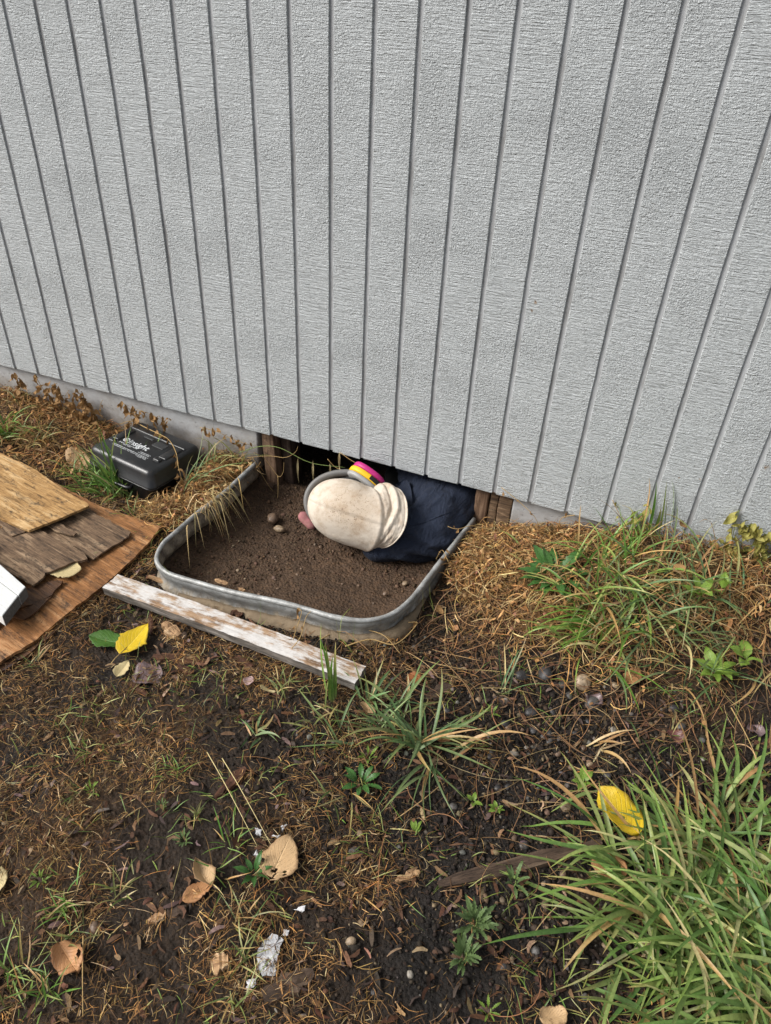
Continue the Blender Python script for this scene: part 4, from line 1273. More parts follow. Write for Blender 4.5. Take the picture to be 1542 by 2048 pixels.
    Z = [(1050, 1430, .15, .12, 4500), (1300, 1480, .18, .10, 4200), (880, 1290, .07, .07, 2200), (1000, 1650, .16, .12, 3300), (1200, 1900, .16, .1, 2300), (700, 1500, .16, .1, 1700), (500, 1240, .09, .03, 900), (620, 1275, .06, .025, 700), (750, 1290, .05, .03, 700), (900, 1180, .03, .06, 600), (1480, 1600, .15, .12, 1500), (300, 1140, .03, .05, 300), (800, 1850, .15, .12, 1200)]
    P = free_of_objects(zone_points(Z))
    r = np.exp(rng.normal(math.log(.0023), .55, len(P))).clip(.001, .008)
    a = crumbs(P, r, palette(len(P), [(.016, .0125, .010), (.026, .0195, .0145), (.045, .032, .022), (.14, .10, .065), (.10, .09, .08)], (.45, .3, .16, .06, .03)))
    tag(link('dark_soil_crumbs', np_mesh('dark_soil_crumbs', *a), MAT['crumb'], None, False), None, None, None, 'stuff')
    # 5 fragments of bark and rotten leaf among the thatch
    n = 6500
    U = free_of_objects(np.stack([rng.uniform(-1.1, 1.75, n), rng.uniform(-1.75, -.02, n)], -1)); n = len(U)
    a = ribbons(U, rng.uniform(.008, .032, n), rng.uniform(.003, .009, n), palette(n, [(.075, .035, .02), (.13, .065, .035), (.20, .12, .065), (.045, .03, .024), (.26, .18, .11), (.16, .11, .10)], (.28, .2, .12, .25, .07, .08)), None, (0, .005), .003, 1.2, 4, .12)
    tag(link('bark_fragments', np_mesh('bark_fragments', *a), MAT['thatch']), None, None, None, 'stuff')
    # 6 fine roots and stems that curl over the dug soil
    P = free_of_objects(zone_points([(1050, 1400, .2, .15, 120), (1300, 1450, .22, .14, 170), (950, 1250, .08, .1, 80), (1000, 1650, .2, .15, 50), (700, 1300, .1, .05, 30), (1480, 1400, .15, .12, 110), (1080, 1280, .1, .07, 110)])); n = len(P)
    a = ribbons(P, rng.uniform(.05, .20, n), rng.uniform(.0009, .0018, n), palette(n, [(.22, .12, .055), (.13, .075, .04), (.34, .23, .11)], (.5, .3, .2)), None, (.001, .012), .012, 1.5, 10, .08)
    tag(link('fine_roots', np_mesh('fine_roots', *a), MAT['thatch']), None, None, None, 'stuff')

def blades(P, L, W, col, head=None, e0=(.9, 1.4), bend=(.8, 2.0), seg=8, tipcol=None, z0=None):
    """green blades: curved ribbons with a folded midrib"""
    n = len(P)
    h = rng.uniform(0, 2 * np.pi, n) if head is None else head
    el = rng.uniform(e0[0], e0[1], n); bd = rng.uniform(bend[0], bend[1], n)
    t = np.linspace(0, 1, seg)
    E = el[:, None] - bd[:, None] * t[None] ** 1.3
    H = h[:, None] + rng.normal(0, .35, n)[:, None] * t[None] ** 1.5
    st = L[:, None] / (seg - 1)
    dx = np.cos(E) * np.cos(H) * st; dy = np.cos(E) * np.sin(H) * st; dz = np.sin(E) * st
    z = lambda a: np.concatenate([np.zeros((n, 1)), np.cumsum(a, 1)[:, :-1]], 1)
    X = P[:, 0:1] + z(dx); Y = P[:, 1:2] + z(dy)
    base = ground(P[:, 0], P[:, 1]) if z0 is None else z0
    Z = base[:, None] + z(dz)
    Y = np.where(P[:, 1:2] < 0, np.minimum(Y, -.004), Y)
    G = ground(X, Y, False)
    sdp = pit_sd(X, Y)
    G = np.where(sdp < .02, np.maximum(G, RIM_Z + .01), G)
    Z = np.maximum(Z, G + .004 + .010 * t[None] * rng.random((n, 1)))
    wp = W[:, None] * np.minimum(1, .45 + 1.6 * t[None]) * np.clip(1 - t[None] ** 2.6, 0.02, 1)
    sx, sy = -np.sin(H), np.cos(H)
    roll = rng.normal(0, .5, n)[:, None]
    ux, uy, uz = np.sin(-E) * np.cos(H), np.sin(-E) * np.sin(H), np.cos(E)   # blade normal
    cx, sn = np.cos(roll), np.sin(roll)
    ax, ay, az = sx * cx + ux * sn, sy * cx + uy * sn, uz * sn
    nx, ny, nz = -sx * sn + ux * cx, -sy * sn + uy * cx, uz * cx
    A = np.stack([X + ax * wp / 2 + nx * wp * .16, Y + ay * wp / 2 + ny * wp * .16, Z + az * wp / 2 + nz * wp * .16], -1)
    B = np.stack([X, Y, Z], -1)
    D = np.stack([X - ax * wp / 2 + nx * wp * .16, Y - ay * wp / 2 + ny * wp * .16, Z - az * wp / 2 + nz * wp * .16], -1)
    V = np.stack([A, B, D], 2).reshape(n, seg * 3, 3)
    f = []
    for i in range(seg - 1):
        for j in range(2):
            a = 3 * i + j
            f.append((a, a + 1, a + 4, a + 3))
    F = (np.arange(n)[:, None, None] * (seg * 3) + np.array(f)[None]).reshape(-1, 4)
    tc = col * np.array([1.15, 1.1, .9]) if tipcol is None else tipcol
    c = col[:, None] * (1 - t[None, :, None] ** 3) + tc[:, None] * t[None, :, None] ** 3
    pale = np.array([.34, .33, .15])
    kb = (np.clip(1 - t * 5, 0, 1) * .5)[None, :, None]
    c = c * (1 - kb) + pale * kb
    C = np.repeat(c[:, :, None, :], 3, 2)
    C[:, :, 1] *= 1.12
    return V.reshape(-1, 3), F, np.clip(C.reshape(-1, 3), .004, .9)

build_litter()

GREEN = [(.075, .165, .026), (.115, .225, .038), (.165, .26, .052), (.25, .30, .09)]
OLIVE = [(.10, .15, .04), (.17, .20, .06), (.25, .25, .10), (.33, .28, .12)]
DULL = [(.085, .15, .060), (.12, .19, .075), (.16, .22, .09), (.24, .26, .10)]

def tuft(px, py, n, L, W, label, lean=None, spread=2.0, pal=GREEN, e0=(.7, 1.45), bend=(.7, 2.1), rad=.02, dry=.12, seg=9, name='grass_tuft', cat='grass', dryL=1.0, group=None):
    """lean: photo direction of the lean as degrees on the ground (0 = +x along the wall, -90 = towards the viewer)"""
    p = at(px, py)
    P = p[:2] + rng.normal(0, rad, (n, 2))
    P[:, 1] = np.minimum(P[:, 1], -.006)
    sdp = pit_sd(P[:, 0], P[:, 1])
    P = np.where((sdp < .012)[:, None], p[:2], P)
    head = None if lean is None else math.radians(lean) + rng.normal(0, spread / 2, n)
    ll = L * rng.uniform(.45, 1.12, n); ww = 1.25 * W * rng.uniform(.6, 1.2, n)
    c = palette(n, pal, (.3, .35, .25, .10), .12)
    tip = c * np.array([1.25, 1.1, .8])
    isd = rng.random(n) < dry
    c[isd] = palette(isd.sum(), [(.42, .27, .11), (.34, .20, .08), (.48, .37, .18)], (.4, .3, .3))
    tip[isd] = c[isd]
    y = rng.random(n) < .16
    tip[y] = palette(y.sum(), [(.36, .26, .10), (.40, .33, .12)], (.5, .5))
    V, F, C = blades(P, ll, ww, c, head, e0, bend, seg, tip)
    V = V - p
    o = link(name, np_mesh(name, V, F, C), MAT['grass'])
    o.location = p
    return tag(o, label, cat, group)

def build_tufts():
    # left of the photo, along the foundation
    tuft(8, 875, 80, .16, .0048, 'green grass tuft at the foot of the wall at far left', -60, 2.6)
    tuft(70, 890, 45, .13, .0036, 'thin yellowing grass tuft among dry vines left of the case', None, 2, OLIVE, dry=.4)
    tuft(40, 800, 14, .11, .003, 'small grass tuft tucked against the foundation beneath the dry vine', 90, 2, OLIVE)
    tuft(150, 955, 22, .10, .0032, 'short grass tuft between the tan leaf and the golden plywood', 170, 2.4, GREEN)
    tuft(258, 992, 70, .21, .0056, 'long green grass tuft leaning across the front of the black case', 150, 1.2, GREEN, (.6, 1.25), (.3, 1.2), .022)
    tuft(215, 985, 80, .13, .0042, 'dense low grass tuft between the case and the orange plywood', 140, 2.6, GREEN, (.4, 1.2), (.4, 1.6), .035)
    tuft(275, 1030, 14, .07, .003, 'stub of grass poking up beside the corner of the orange plywood', None, 2, GREEN)
    tuft(370, 990, 14, .24, .0046, 'few pale green blades rising right of the black case', 30, 1.6, DULL, (.8, 1.3), (.5, 1.3), .012)
    tuft(425, 945, 26, .17, .0042, 'arching grass tuft between the case and the well rim', 35, 2.2, OLIVE, dry=.3)
    tuft(470, 905, 24, .16, .0038, 'grass tuft under the siding at the corner of the opening', 60, 2.4, OLIVE, dry=.4)
    # middle of the photo
    tuft(832, 1492, 42, .165, .0062, 'broad blue green grass tuft spreading over the bare middle ground', None, 2, DULL, (.35, 1.2), (.5, 1.6), .014, .14, 10)
    tuft(762, 1455, 16, .11, .005, 'grass tuft just left of the broad blue green tuft', 160, 1.8, DULL, (.4, 1.1), (.5, 1.5), .012)
    tuft(700, 1470, 12, .14, .0056, 'sprawling blades over the thatch between the flattened sprig and the middle tuft', 185, 2.2, DULL, (.2, .8), (.3, 1.1), .03, .2, 9)
    tuft(800, 1430, 12, .15, .0056, 'upright blades behind the broad blue green tuft', 60, 2.4, DULL, (.4, 1.1), (.4, 1.4), .02, .1, 9)
    tuft(880, 1500, 12, .17, .0058, 'long blades lying right of the broad blue green tuft', 10, 1.5, DULL, (.3, .9), (.5, 1.4), .02, .1, 9)
    tuft(850, 1530, 10, .16, .0056, 'drooping blades in front of the broad blue green tuft', -85, 1.2, DULL, (.3, .9), (.5, 1.4), .015, .1, 9)
    tuft(662, 1398, 7, .17, .0068, 'tall upright blades standing in front of the peeling plank', 125, .5, GREEN, (1.1, 1.4), (.15, .5), .008, 0)
    tuft(572, 1385, 22, .065, .0028, 'small olive tuft below the middle of the peeling plank', None, 2, OLIVE)
    tuft(742, 1402, 14, .10, .0052, 'short wide blades right of the end of the peeling plank', 50, 1.6, DULL, (.6, 1.2), (.3, 1.1), .01)
    tuft(645, 1440, 20, .08, .0028, 'yellowing tuft between the tall blades and the flattened grass', None, 2, OLIVE, dry=.5)
    tuft(512, 1470, 12, .065, .0052, 'flattened grass sprig with two yellow blades hanging down', None, 2, DULL, (.2, .8), (.4, 1.2), .006, .3)
    tuft(690, 1600, 14, .10, .0034, 'thin straw tinted tuft below the ribbed weed', -110, 2, OLIVE, (.2, .8), (.3, .9), .02, .5)
    tuft(1005, 1385, 6, .15, .0036, 'few wiry blades standing on the dark soil right of the red leaf', 75, 1.2, DULL, (.7, 1.2), (.3, 1.0), .01, .1)
    tuft(1190, 1500, 6, .11, .0050, 'dry tan blades bent over the hollow in the dark soil', 20, 1.2, [(.42, .27, .11)] * 4, (.6, 1.0), (.8, 1.6), .012, 1.0)
    # right of the well
    tuft(1215, 1225, 80, .20, .0058, 'big grass tuft right of the toothed weed with blades reaching to the soil', -120, 2.6, GREEN, (.4, 1.3), (.8, 2.2), .06, .16, 10)
    tuft(1190, 1250, 40, .18, .0056, 'grass tuft fanning out low beside the toothed weed', 200, 1.2, GREEN, (.25, .8), (.5, 1.3), .03, .12, 10)
    tuft(1300, 1225, 100, .20, .0046, 'dense grass tuft below the climbing vine', -60, 2.6, DULL, (.4, 1.35), (.7, 2.2), .08, .2, 10)
    tuft(1235, 1135, 80, .19, .0044, 'grass tuft brushing the bottom of the siding', 60, 3.0, GREEN, (.7, 1.45), (.5, 1.7), .05, .2, 10)
    tuft(1288, 1125, 5, .21, .0068, 'lone tall dark blades standing against the grey siding', 110, .8, GREEN, (1.2, 1.5), (.15, .5), .018, 0, 10)
    tuft(1380, 1180, 70, .18, .0044, 'thin leaved grass tuft in the shade of the vine', None, 3, DULL, (.5, 1.3), (.7, 1.9), .06, .3)
    tuft(1470, 1280, 65, .18, .0042, 'straggling grass tuft beside the yellow green seedling', 180, 2.6, DULL, (.3, 1.1), (.5, 1.6), .06, .35)
    tuft(1350, 1320, 45, .16, .0040, 'wiry grass tuft right of the brown leaf on the slope', -120, 2.2, DULL, (.3, 1.0), (.4, 1.4), .05, .35)
    tuft(1525, 1130, 26, .14, .0044, 'grass tuft at the wall at the far right edge', None, 2.6, OLIVE, (.5, 1.3), (.6, 1.7), .04, .35)
    tuft(1060, 1130, 12, .12, .0042, 'few thin blades poking out of the orange straw by the wall', 0, 2.4, OLIVE, (.4, 1.2), (.4, 1.5), .03, .3)
    # big clump at the lower right
    A = ((1395, 1640, 36, 'uppermost tuft of the big grass clump behind the yellow leaf', 60, 2.0), (1270, 1720, 34, 'grass tuft beside the orange leaf under the yellow leaf', 190, 1.8),
         (1385, 1740, 70, 'thick grass tuft right of the half buried orange leaf', -160, 2.8), (1480, 1700, 32, 'grass tuft at the upper right side of the big clump', 60, 3.0),
         (1290, 1830, 58, 'grass tuft sending long blades left towards the feathery weed', 195, 1.3), (1400, 1850, 70, 'broad bladed tuft in the heart of the big clump', -140, 2.8),
         (1500, 1800, 60, 'grass tuft at the right edge of the photo halfway up the clump', -170, 2.8), (1350, 1940, 64, 'grass tuft with drooping blades near the bottom brown leaf', -140, 2.2),
         (1460, 1960, 75, 'thick tuft at the bottom of the big clump', -150, 2.4), (1540, 1910, 60, 'bright tuft at the bottom right corner', 190, 2.0), (1535, 2050, 70, 'lowest tuft of the big clump running out of the photo', 170, 2.0), (1400, 2060, 50, 'tuft at the lower edge right of the brown leaf', -120, 2.4))
    for px, py, n, lab, ln, sp in A:
        tuft(px + 22, py + 8, n, .215, .0076, lab, ln, sp, [(.10, .178, .045), (.15, .235, .062), (.215, .285, .09), (.32, .33, .15)], (.10, .95), (.5, 1.7), .05, .12, 10, group='tufts of the big grass clump')
    # lawn remnants at lower left
    for px, py, n, L, lab in ((130, 1815, 26, .075, 'small green tuft in the trodden thatch at left'), (245, 1785, 18, .07, 'small tuft with a pale root in the trodden thatch'), (140, 1880, 18, .06, 'tuft just above the brown curled leaf at lower left'),
                              (205, 1875, 8, .05, 'tiny tuft beside a round dark stone at lower left'), (25, 1945, 24, .09, 'tuft at the left edge below the yellow leaf fragment'), (95, 1985, 26, .085, 'tuft below the brown curled leaf'),
                              (478, 1850, 9, .12, 'long green blades left of the peeled paint flake'), (487, 1920, 10, .10, 'bent green blades touching the peeled paint flake'), (470, 2000, 12, .10, 'green blades bending down below the peeled paint flake'),
                              (395, 1635, 18, .055, 'low yellowish tuft beside the two straw stalks'), (155, 1590, 16, .05, 'starry weed like tuft at left'), (460, 1690, 16, .08, 'tuft with flat pale blades pointing at the big tan leaf'),
                              (338, 1545, 18, .065, 'bright sprout with two dead blades in the thatch'), (75, 1330, 8, .075, 'thin sprig in front of the orange plywood'), (160, 1490, 8, .05, 'little upright sprig on the dark patch'), (690, 1690, 8, .04, 'tiny tuft right of the big tan leaf'), (440, 1760, 10, .09, 'blades lying right of the folded leaf')):
        tuft(px, py, n, L * .85, .0025, lab, None, 2, OLIVE if rng.random() < .6 else GREEN, (.4, 1.3), (.4, 1.6), .010, .2, 7)
    # dry blades hanging over the rim into the well
    p = unz(432, 1000, RIM_Z + .012)
    n = 60
    P = np.stack([p[0] + rng.normal(0, .022, n), p[1] + rng.normal(0, .045, n)], -1)
    t = np.linspace(0, 1, 9)
    parts = []
    for i in range(n):
        L = rng.uniform(.07, .19); h = math.radians(-20) + rng.normal(0, .6)
        up = rng.uniform(.01, .04)
        x = P[i, 0] - .02 + np.cos(h) * L * .62 * t; y = P[i, 1] + np.sin(h) * L * .5 * t
        z = RIM_Z + .01 + up * np.sin(np.clip(t * 2.2, 0, math.pi)) - L * .72 * np.clip(t - .32, 0, 1) ** 1.25 * 1.3
        z = np.maximum(z, -.198)
        w = rng.uniform(.0016, .0034) * (1 - t ** 3 * .9)
        sx = -math.sin(h); sy = math.cos(h)
        V = np.stack([np.stack([x + sx * w / 2, y + sy * w / 2, z], -1), np.stack([x - sx * w / 2, y - sy * w / 2, z + .0005], -1)], 1).reshape(-1, 3)
        F = np.array([(2 * k, 2 * k + 1, 2 * k + 3, 2 * k + 2) for k in range(8)])
        C = np.repeat(palette(1, [(.50, .38, .19), (.42, .28, .12)], (.6, .4)), 18, 0)
        parts.append((V - p, F, C))
    o = link('dry_grass_tuft', np_mesh('dry_grass_tuft', *join(parts)), MAT['thatch']); o.location = p
    tag(o, 'dry straw coloured grass hanging over the rim into the well', 'dry grass')
build_tufts()

# ------------------------------------------------------------------ leaves
def leaf_mesh(L, W, shape='ovate', curl=.15, fold=.1, wave=.05, nu=18, nv=11, teeth=0.0, seed=0, missing=0.0):
    u = np.linspace(0, 1, nu); v = np.linspace(-1, 1, nv)
    if shape == 'ovate': w = np.sin(np.pi * u ** .78) ** .80
    elif shape == 'round': w = np.sqrt(np.clip(1 - (2 * u - 1) ** 2, 0, 1)) ** .9
    elif shape == 'lance': w = np.sin(np.pi * u ** .9) ** 1.15
    elif shape == 'obov': w = np.sin(np.pi * u ** 1.45) ** .85
    else: w = np.sin(np.pi * u)
    w = np.clip(w, .015, 1)
    if teeth: w = w * (1 - teeth * (np.abs(np.sin(u * np.pi * 6.5)) ** .7) * (u < .93))
    Uu, Vv = np.meshgrid(u, v, indexing='ij')
    r = np.random.default_rng(seed)
    x = Uu * L; y = Vv * (W / 2) * w[:, None] * (1 + .06 * r.normal(0, 1, (nu, 1)) + .25 * fbm(Uu * 4 + seed, np.sign(Vv) * 3 + seed, seed + 3, 2))
    z = fold * np.abs(Vv) * W * w[:, None] + curl * L * (Uu - .5) ** 2 * 2 + wave * W * np.sin(Uu * 7 + 1.5 * np.sign(Vv) + seed) * np.abs(Vv) ** 1.5
    z += .03 * W * fbm(Uu * 5 + seed, Vv * 3, seed, 2)
    V = np.stack([x, y, z], -1).reshape(-1, 3)
    F = grid_faces(nu, nv)[:, ::-1]
    if missing:
        cx, cy = V[F].mean(1)[:, 0] / L, V[F].mean(1)[:, 1] / W
        bite = fbm(cx * 5 + seed * 3, cy * 5, seed + 7, 3)
        F = F[bite < .28 - missing]
    me = np_mesh('leaf', V, F, None, {'lu': Uu.ravel(), 'lv': Vv.ravel()})
    return me

def fallen_leaf(px0, px1, wid_px, mat, label, shape='ovate', curl=.2, fold=.1, wave=.06, tilt=(0, 0), lift=.010, stalk=True, seed=0, z=None, teeth=0.0, cat='leaf', missing=0.0, name='fallen_leaf'):
    """px0 base, px1 tip on the photograph; wid_px is its width there"""
    a = at(*px0) if z is None else unz(px0[0], px0[1], z)
    b = at(*px1) if z is None else unz(px1[0], px1[1], z)
    d = b - a; L = math.hypot(d[0], d[1])
    dist = (0.5 * (a + b) - CAM) @ FW
    pxlen = math.hypot(px1[0] - px0[0], px1[1] - px0[1])
    # width across: measured on the photo perpendicular to the axis, put back on the ground
    nx, ny = -(px1[1] - px0[1]) / pxlen, (px1[0] - px0[0]) / pxlen
    m = ((px0[0] + px1[0]) / 2, (px0[1] + px1[1]) / 2)
    zz = (a[2] + b[2]) / 2
    w0 = unz(m[0] + nx * wid_px / 2, m[1] + ny * wid_px / 2, zz); w1 = unz(m[0] - nx * wid_px / 2, m[1] - ny * wid_px / 2, zz)
    W = float(np.linalg.norm(w0 - w1))
    root = empty(name, (a[0], a[1], max(a[2], zz - .004) + lift), label, cat)
    root.rotation_euler = (tilt[0], -math.atan2(d[2], L) * .5 + tilt[1], math.atan2(d[1], d[0]))
    me = leaf_mesh(L, W, shape, curl, fold, wave, 20, 13, teeth, seed, missing)
    o = link('leaf_blade', me, mat, root)
    sm = o.modifiers.new('t', 'SOLIDIFY'); sm.thickness = .0005
    if stalk:
        s = L * .28
        z0 = curl * L * .5
        V, F = tube([(-s, .1 * s, z0 - .004), (-s * .5, .03 * s, z0 + .001), (0, 0, z0 + .0004), (L * .25, 0, curl * L * .125 + .0004)], [.0011, .001, .0009, .0005], 6)
        link('leaf_stalk', py_mesh('leaf_stalk', V, F), MAT['stem'], root)
    return root

def build_leaves():
    L = fallen_leaf
    L((243, 1322), (298, 1262), 42, MAT['leaf_yellow'], 'bright yellow leaf resting on the green leaf below the plywood', 'ovate', .10, .10, .04, (0, 0), .020, True, 3)
    L((250, 1295), (180, 1280), 36, MAT['leaf_green'], 'dark green leaf beneath the bright yellow leaf', 'ovate', .12, .14, .08, (0, 0), .010, True, 4)
    L((235, 1362), (259, 1328), 24, MAT['leaf_pale'], 'small pale cream leaf below the bright yellow leaf', 'ovate', .15, .22, .05, (0, 0), .010, False, 5)
    L((540, 1768), (582, 1682), 74, MAT['leaf_tan'], 'large tan leaf with a ragged eaten lower end and clear veins', 'ovate', .08, .04, .05, (0, 0), .012, False, 6, missing=.06)
    L((420, 1785), (392, 1732), 44, MAT['leaf_tan'], 'tan leaf folded upright right of the thatch at lower left', 'ovate', .25, .35, .10, (.35, 0), .016, False, 7)
    L((366, 1808), (430, 1765), 34, MAT['leaf_orange'], 'torn brown leaf half under the folded tan leaf', 'ovate', .1, .15, .10, (0, 0), .006, False, 17)
    L((122, 1895), (160, 1955), 62, MAT['leaf_orange'], 'curled brown leaf with a lobed edge at lower left', 'round', .25, .22, .22, (0, 0), .012, False, 8, missing=.08)
    L((-28, 1775), (18, 1762), 46, MAT['leaf_pale'], 'pale yellow leaf cut off by the left edge of the photo', 'round', .1, .08, .06, (0, 0), .012, True, 9)
    L((1268, 1692), (1188, 1602), 70, MAT['leaf_yellow'], 'large bright yellow leaf lying in the big grass clump', 'ovate', .12, .15, .14, (.10, 0), .036, True, 10)
    L((1180, 1722), (1248, 1760), 54, MAT['leaf_orange'], 'orange brown leaf half covered by grass under the yellow leaf', 'round', .08, .10, .06, (0, 0), .014, False, 11)
    L((1075, 2045), (1130, 2040), 44, MAT['leaf_tan'], 'pinkish tan leaf at the bottom edge of the photo', 'round', .25, .20, .10, (0, 0), .014, False, 12)
    L((1250, 1380), (1278, 1345), 36, MAT['leaf_orange'], 'brown leaf standing on the slope under the grass at right', 'ovate', .25, .20, .10, (0, 0), .012, False, 13)
    L((812, 1366), (846, 1360), 24, MAT['leaf_red'], 'small red orange leaf right of the plank end', 'ovate', .20, .18, .10, (0, 0), .010, False, 14)
    L((865, 1482), (912, 1478), 24, MAT['leaf_orange'], 'brown leaf trapped under the broad blue green tuft', 'ovate', .15, .2, .1, (0, 0), .012, False, 15)
    L((138, 938), (180, 925), 34, MAT['leaf_tan'], 'pinkish tan leaf leaning against the left side of the case', 'round', .15, .12, .06, (.3, 0), .016, False, 16)
    L((88, 1146), (164, 1143), 32, MAT['leaf_pale'], 'cream leaf tucked under the mouldy veneer on the plywood', 'obov', .06, .05, .04, (0, 0), .006, False, 18, -.132)
    L((935, 1068), (975, 1078), 26, MAT['leaf_maroon'], 'crumpled maroon leaf where the well rim meets the wall', 'round', .3, .3, .2, (0, 0), .012, False, 19)
    L((980, 1092), (1012, 1100), 16, MAT['leaf_maroon'], 'small maroon leaf on the straw beside the foundation', 'ovate', .3, .3, .2, (0, 0), .02, False, 20)
    L((270, 1370), (318, 1335), 44, MAT['leaf_grey'], 'wet greyish purple leaf pressed into the ground by the yellow leaf', 'round', .08, .1, .12, (0, 0), .006, False, 21)
    L((1335, 1178), (1362, 1170), 16, MAT['leaf_dried'], 'dry tan leaf hanging in the grass below the vine', 'ovate', .3, .2, .1, (0, -.2), .05, False, 22)
    L((1352, 1110), (1340, 1082), 15, MAT['leaf_dried'], 'paired dry leaf standing in the grass against the siding', 'ovate', .3, .2, .1, (0, -.6), .05, False, 23)
    L((488, 1372), (508, 1364), 16, MAT['leaf_pink'], 'tiny pink petal on the thatch in front of the plank', 'round', .2, .2, .1, (0, 0), .008, False, 24, cat='petal', name='fallen_petal')
    L((850, 1400), (895, 1375), 16, MAT['darkwood'], 'grey weathered wood scrap right of the red orange leaf', 'round', .02, .02, .02, (0, 0), .006, False, 25, cat='wood scrap', name='wood_scrap')
    L((1490, 1462), (1528, 1472), 22, MAT['leaf_grey'], 'pale grey dead leaf on the dark soil at right', 'ovate', .2, .2, .2, (0, 0), .008, False, 26)
    L((1330, 1470), (1372, 1490), 24, MAT['leaf_maroon'], 'dark rotten leaf on the soil left of the pale grey one', 'ovate', .2, .2, .2, (0, 0), .008, False, 27)
    L((1175, 1395), (1200, 1420), 24, MAT['leaf_grey'], 'mottled dead leaf beside the stones on the slope', 'round', .2, .2, .2, (0, 0), .010, False, 28)
    for px, py, dx, dy, w, m, lab in ((985, 1165, 20, -8, 14, 'leaf_dried', 'curled brown leaf on the soil right of the well corner'), (905, 1105, 16, -14, 10, 'leaf_dried', 'small dry leaf clinging to the outer side of the well rim'), (870, 1222, 16, 12, 12, 'leaf_dried', 'small dry leaf below the right corner of the well'),
                                     (940, 1195, -14, 18, 12, 'leaf_dried', 'dry leaf hanging on a stem above the dark hollow'), (900, 1262, 18, 6, 12, 'leaf_orange', 'orange scrap of leaf in the dark hollow'), (1100, 1108, 24, -10, 14, 'leaf_dried', 'dry curled leaf on the straw under the siding edge'),
                                     (1062, 1085, 22, -6, 14, 'leaf_vine', 'yellowing leaf on the straw beside the foundation'), (1190, 1100, 22, -12, 14, 'leaf_vine', 'yellow leaf where the siding meets the straw'), (1440, 1168, 24, -10, 16, 'leaf_dried', 'dry leaf under the vine at right'),
                                     (1255, 1085, 18, -12, 12, 'leaf_dried', 'small brown leaf on the grass top beside the siding'), (1485, 1100, 18, 10, 12, 'leaf_vine', 'yellow leaf fallen below the vine at the right edge'), (520, 1385, 30, 6, 10, 'leaf_pale', 'narrow pale dead leaf left of the tall upright blades'),
                                     (720, 1418, 32, 14, 16, 'leaf_tan', 'papery tan leaf base in the middle tufts'), (1400, 1130, 20, 10, 14, 'leaf_vine', 'yellow leaf resting on the grass below the siding')):
        L((px, py), (px + dx, py + dy), w, MAT[m], lab, 'ovate', .35, .3, .15, (rng.normal(0, .2), rng.normal(0, .2)), .014, False, int(rng.integers(30, 90)))
build_leaves()

# ------------------------------------------------------------------ weeds and vines
def weed(px, py, n, L, W, mat, label, shape='ovate', elev=.5, teeth=0.0, dz=.004, cat='weed', name='weed_plant', stemh=0.0, arc=(0, 360), stem='stem_green'):
    p = at(px, py)
    root = empty(name, (p[0], p[1], p[2] + dz), label, cat)
    meshes = [leaf_mesh(L, W, shape, -.25, .10, .08, 16, 7, teeth, 200 + k) for k in range(2)]
    if stemh:
        V, F = tube([(0, 0, -.01), (.004, .002, stemh * .6), (.002, .004, stemh)], [.0016, .0014, .001], 6)
        link('stem', py_mesh('stem', V, F), MAT[stem], root)
    for k in range(n):
        o = link('leaf', meshes[k % 2], mat, root)
        a = math.radians(arc[0] + (arc[1] - arc[0]) * (k + rng.uniform(-.25, .25)) / n)
        s = rng.uniform(.7, 1.1) if n < 14 or name != 'feathery_weed' else rng.uniform(.35, 1.1)
        o.scale = (s, s, s)
        o.location = (.002 * math.cos(a), .002 * math.sin(a), stemh * rng.uniform(.35, 1.0) + .003 * k / n)
        o.rotation_euler = (rng.normal(0, .2), -elev * rng.uniform(.5, 1.4), a)
    return root

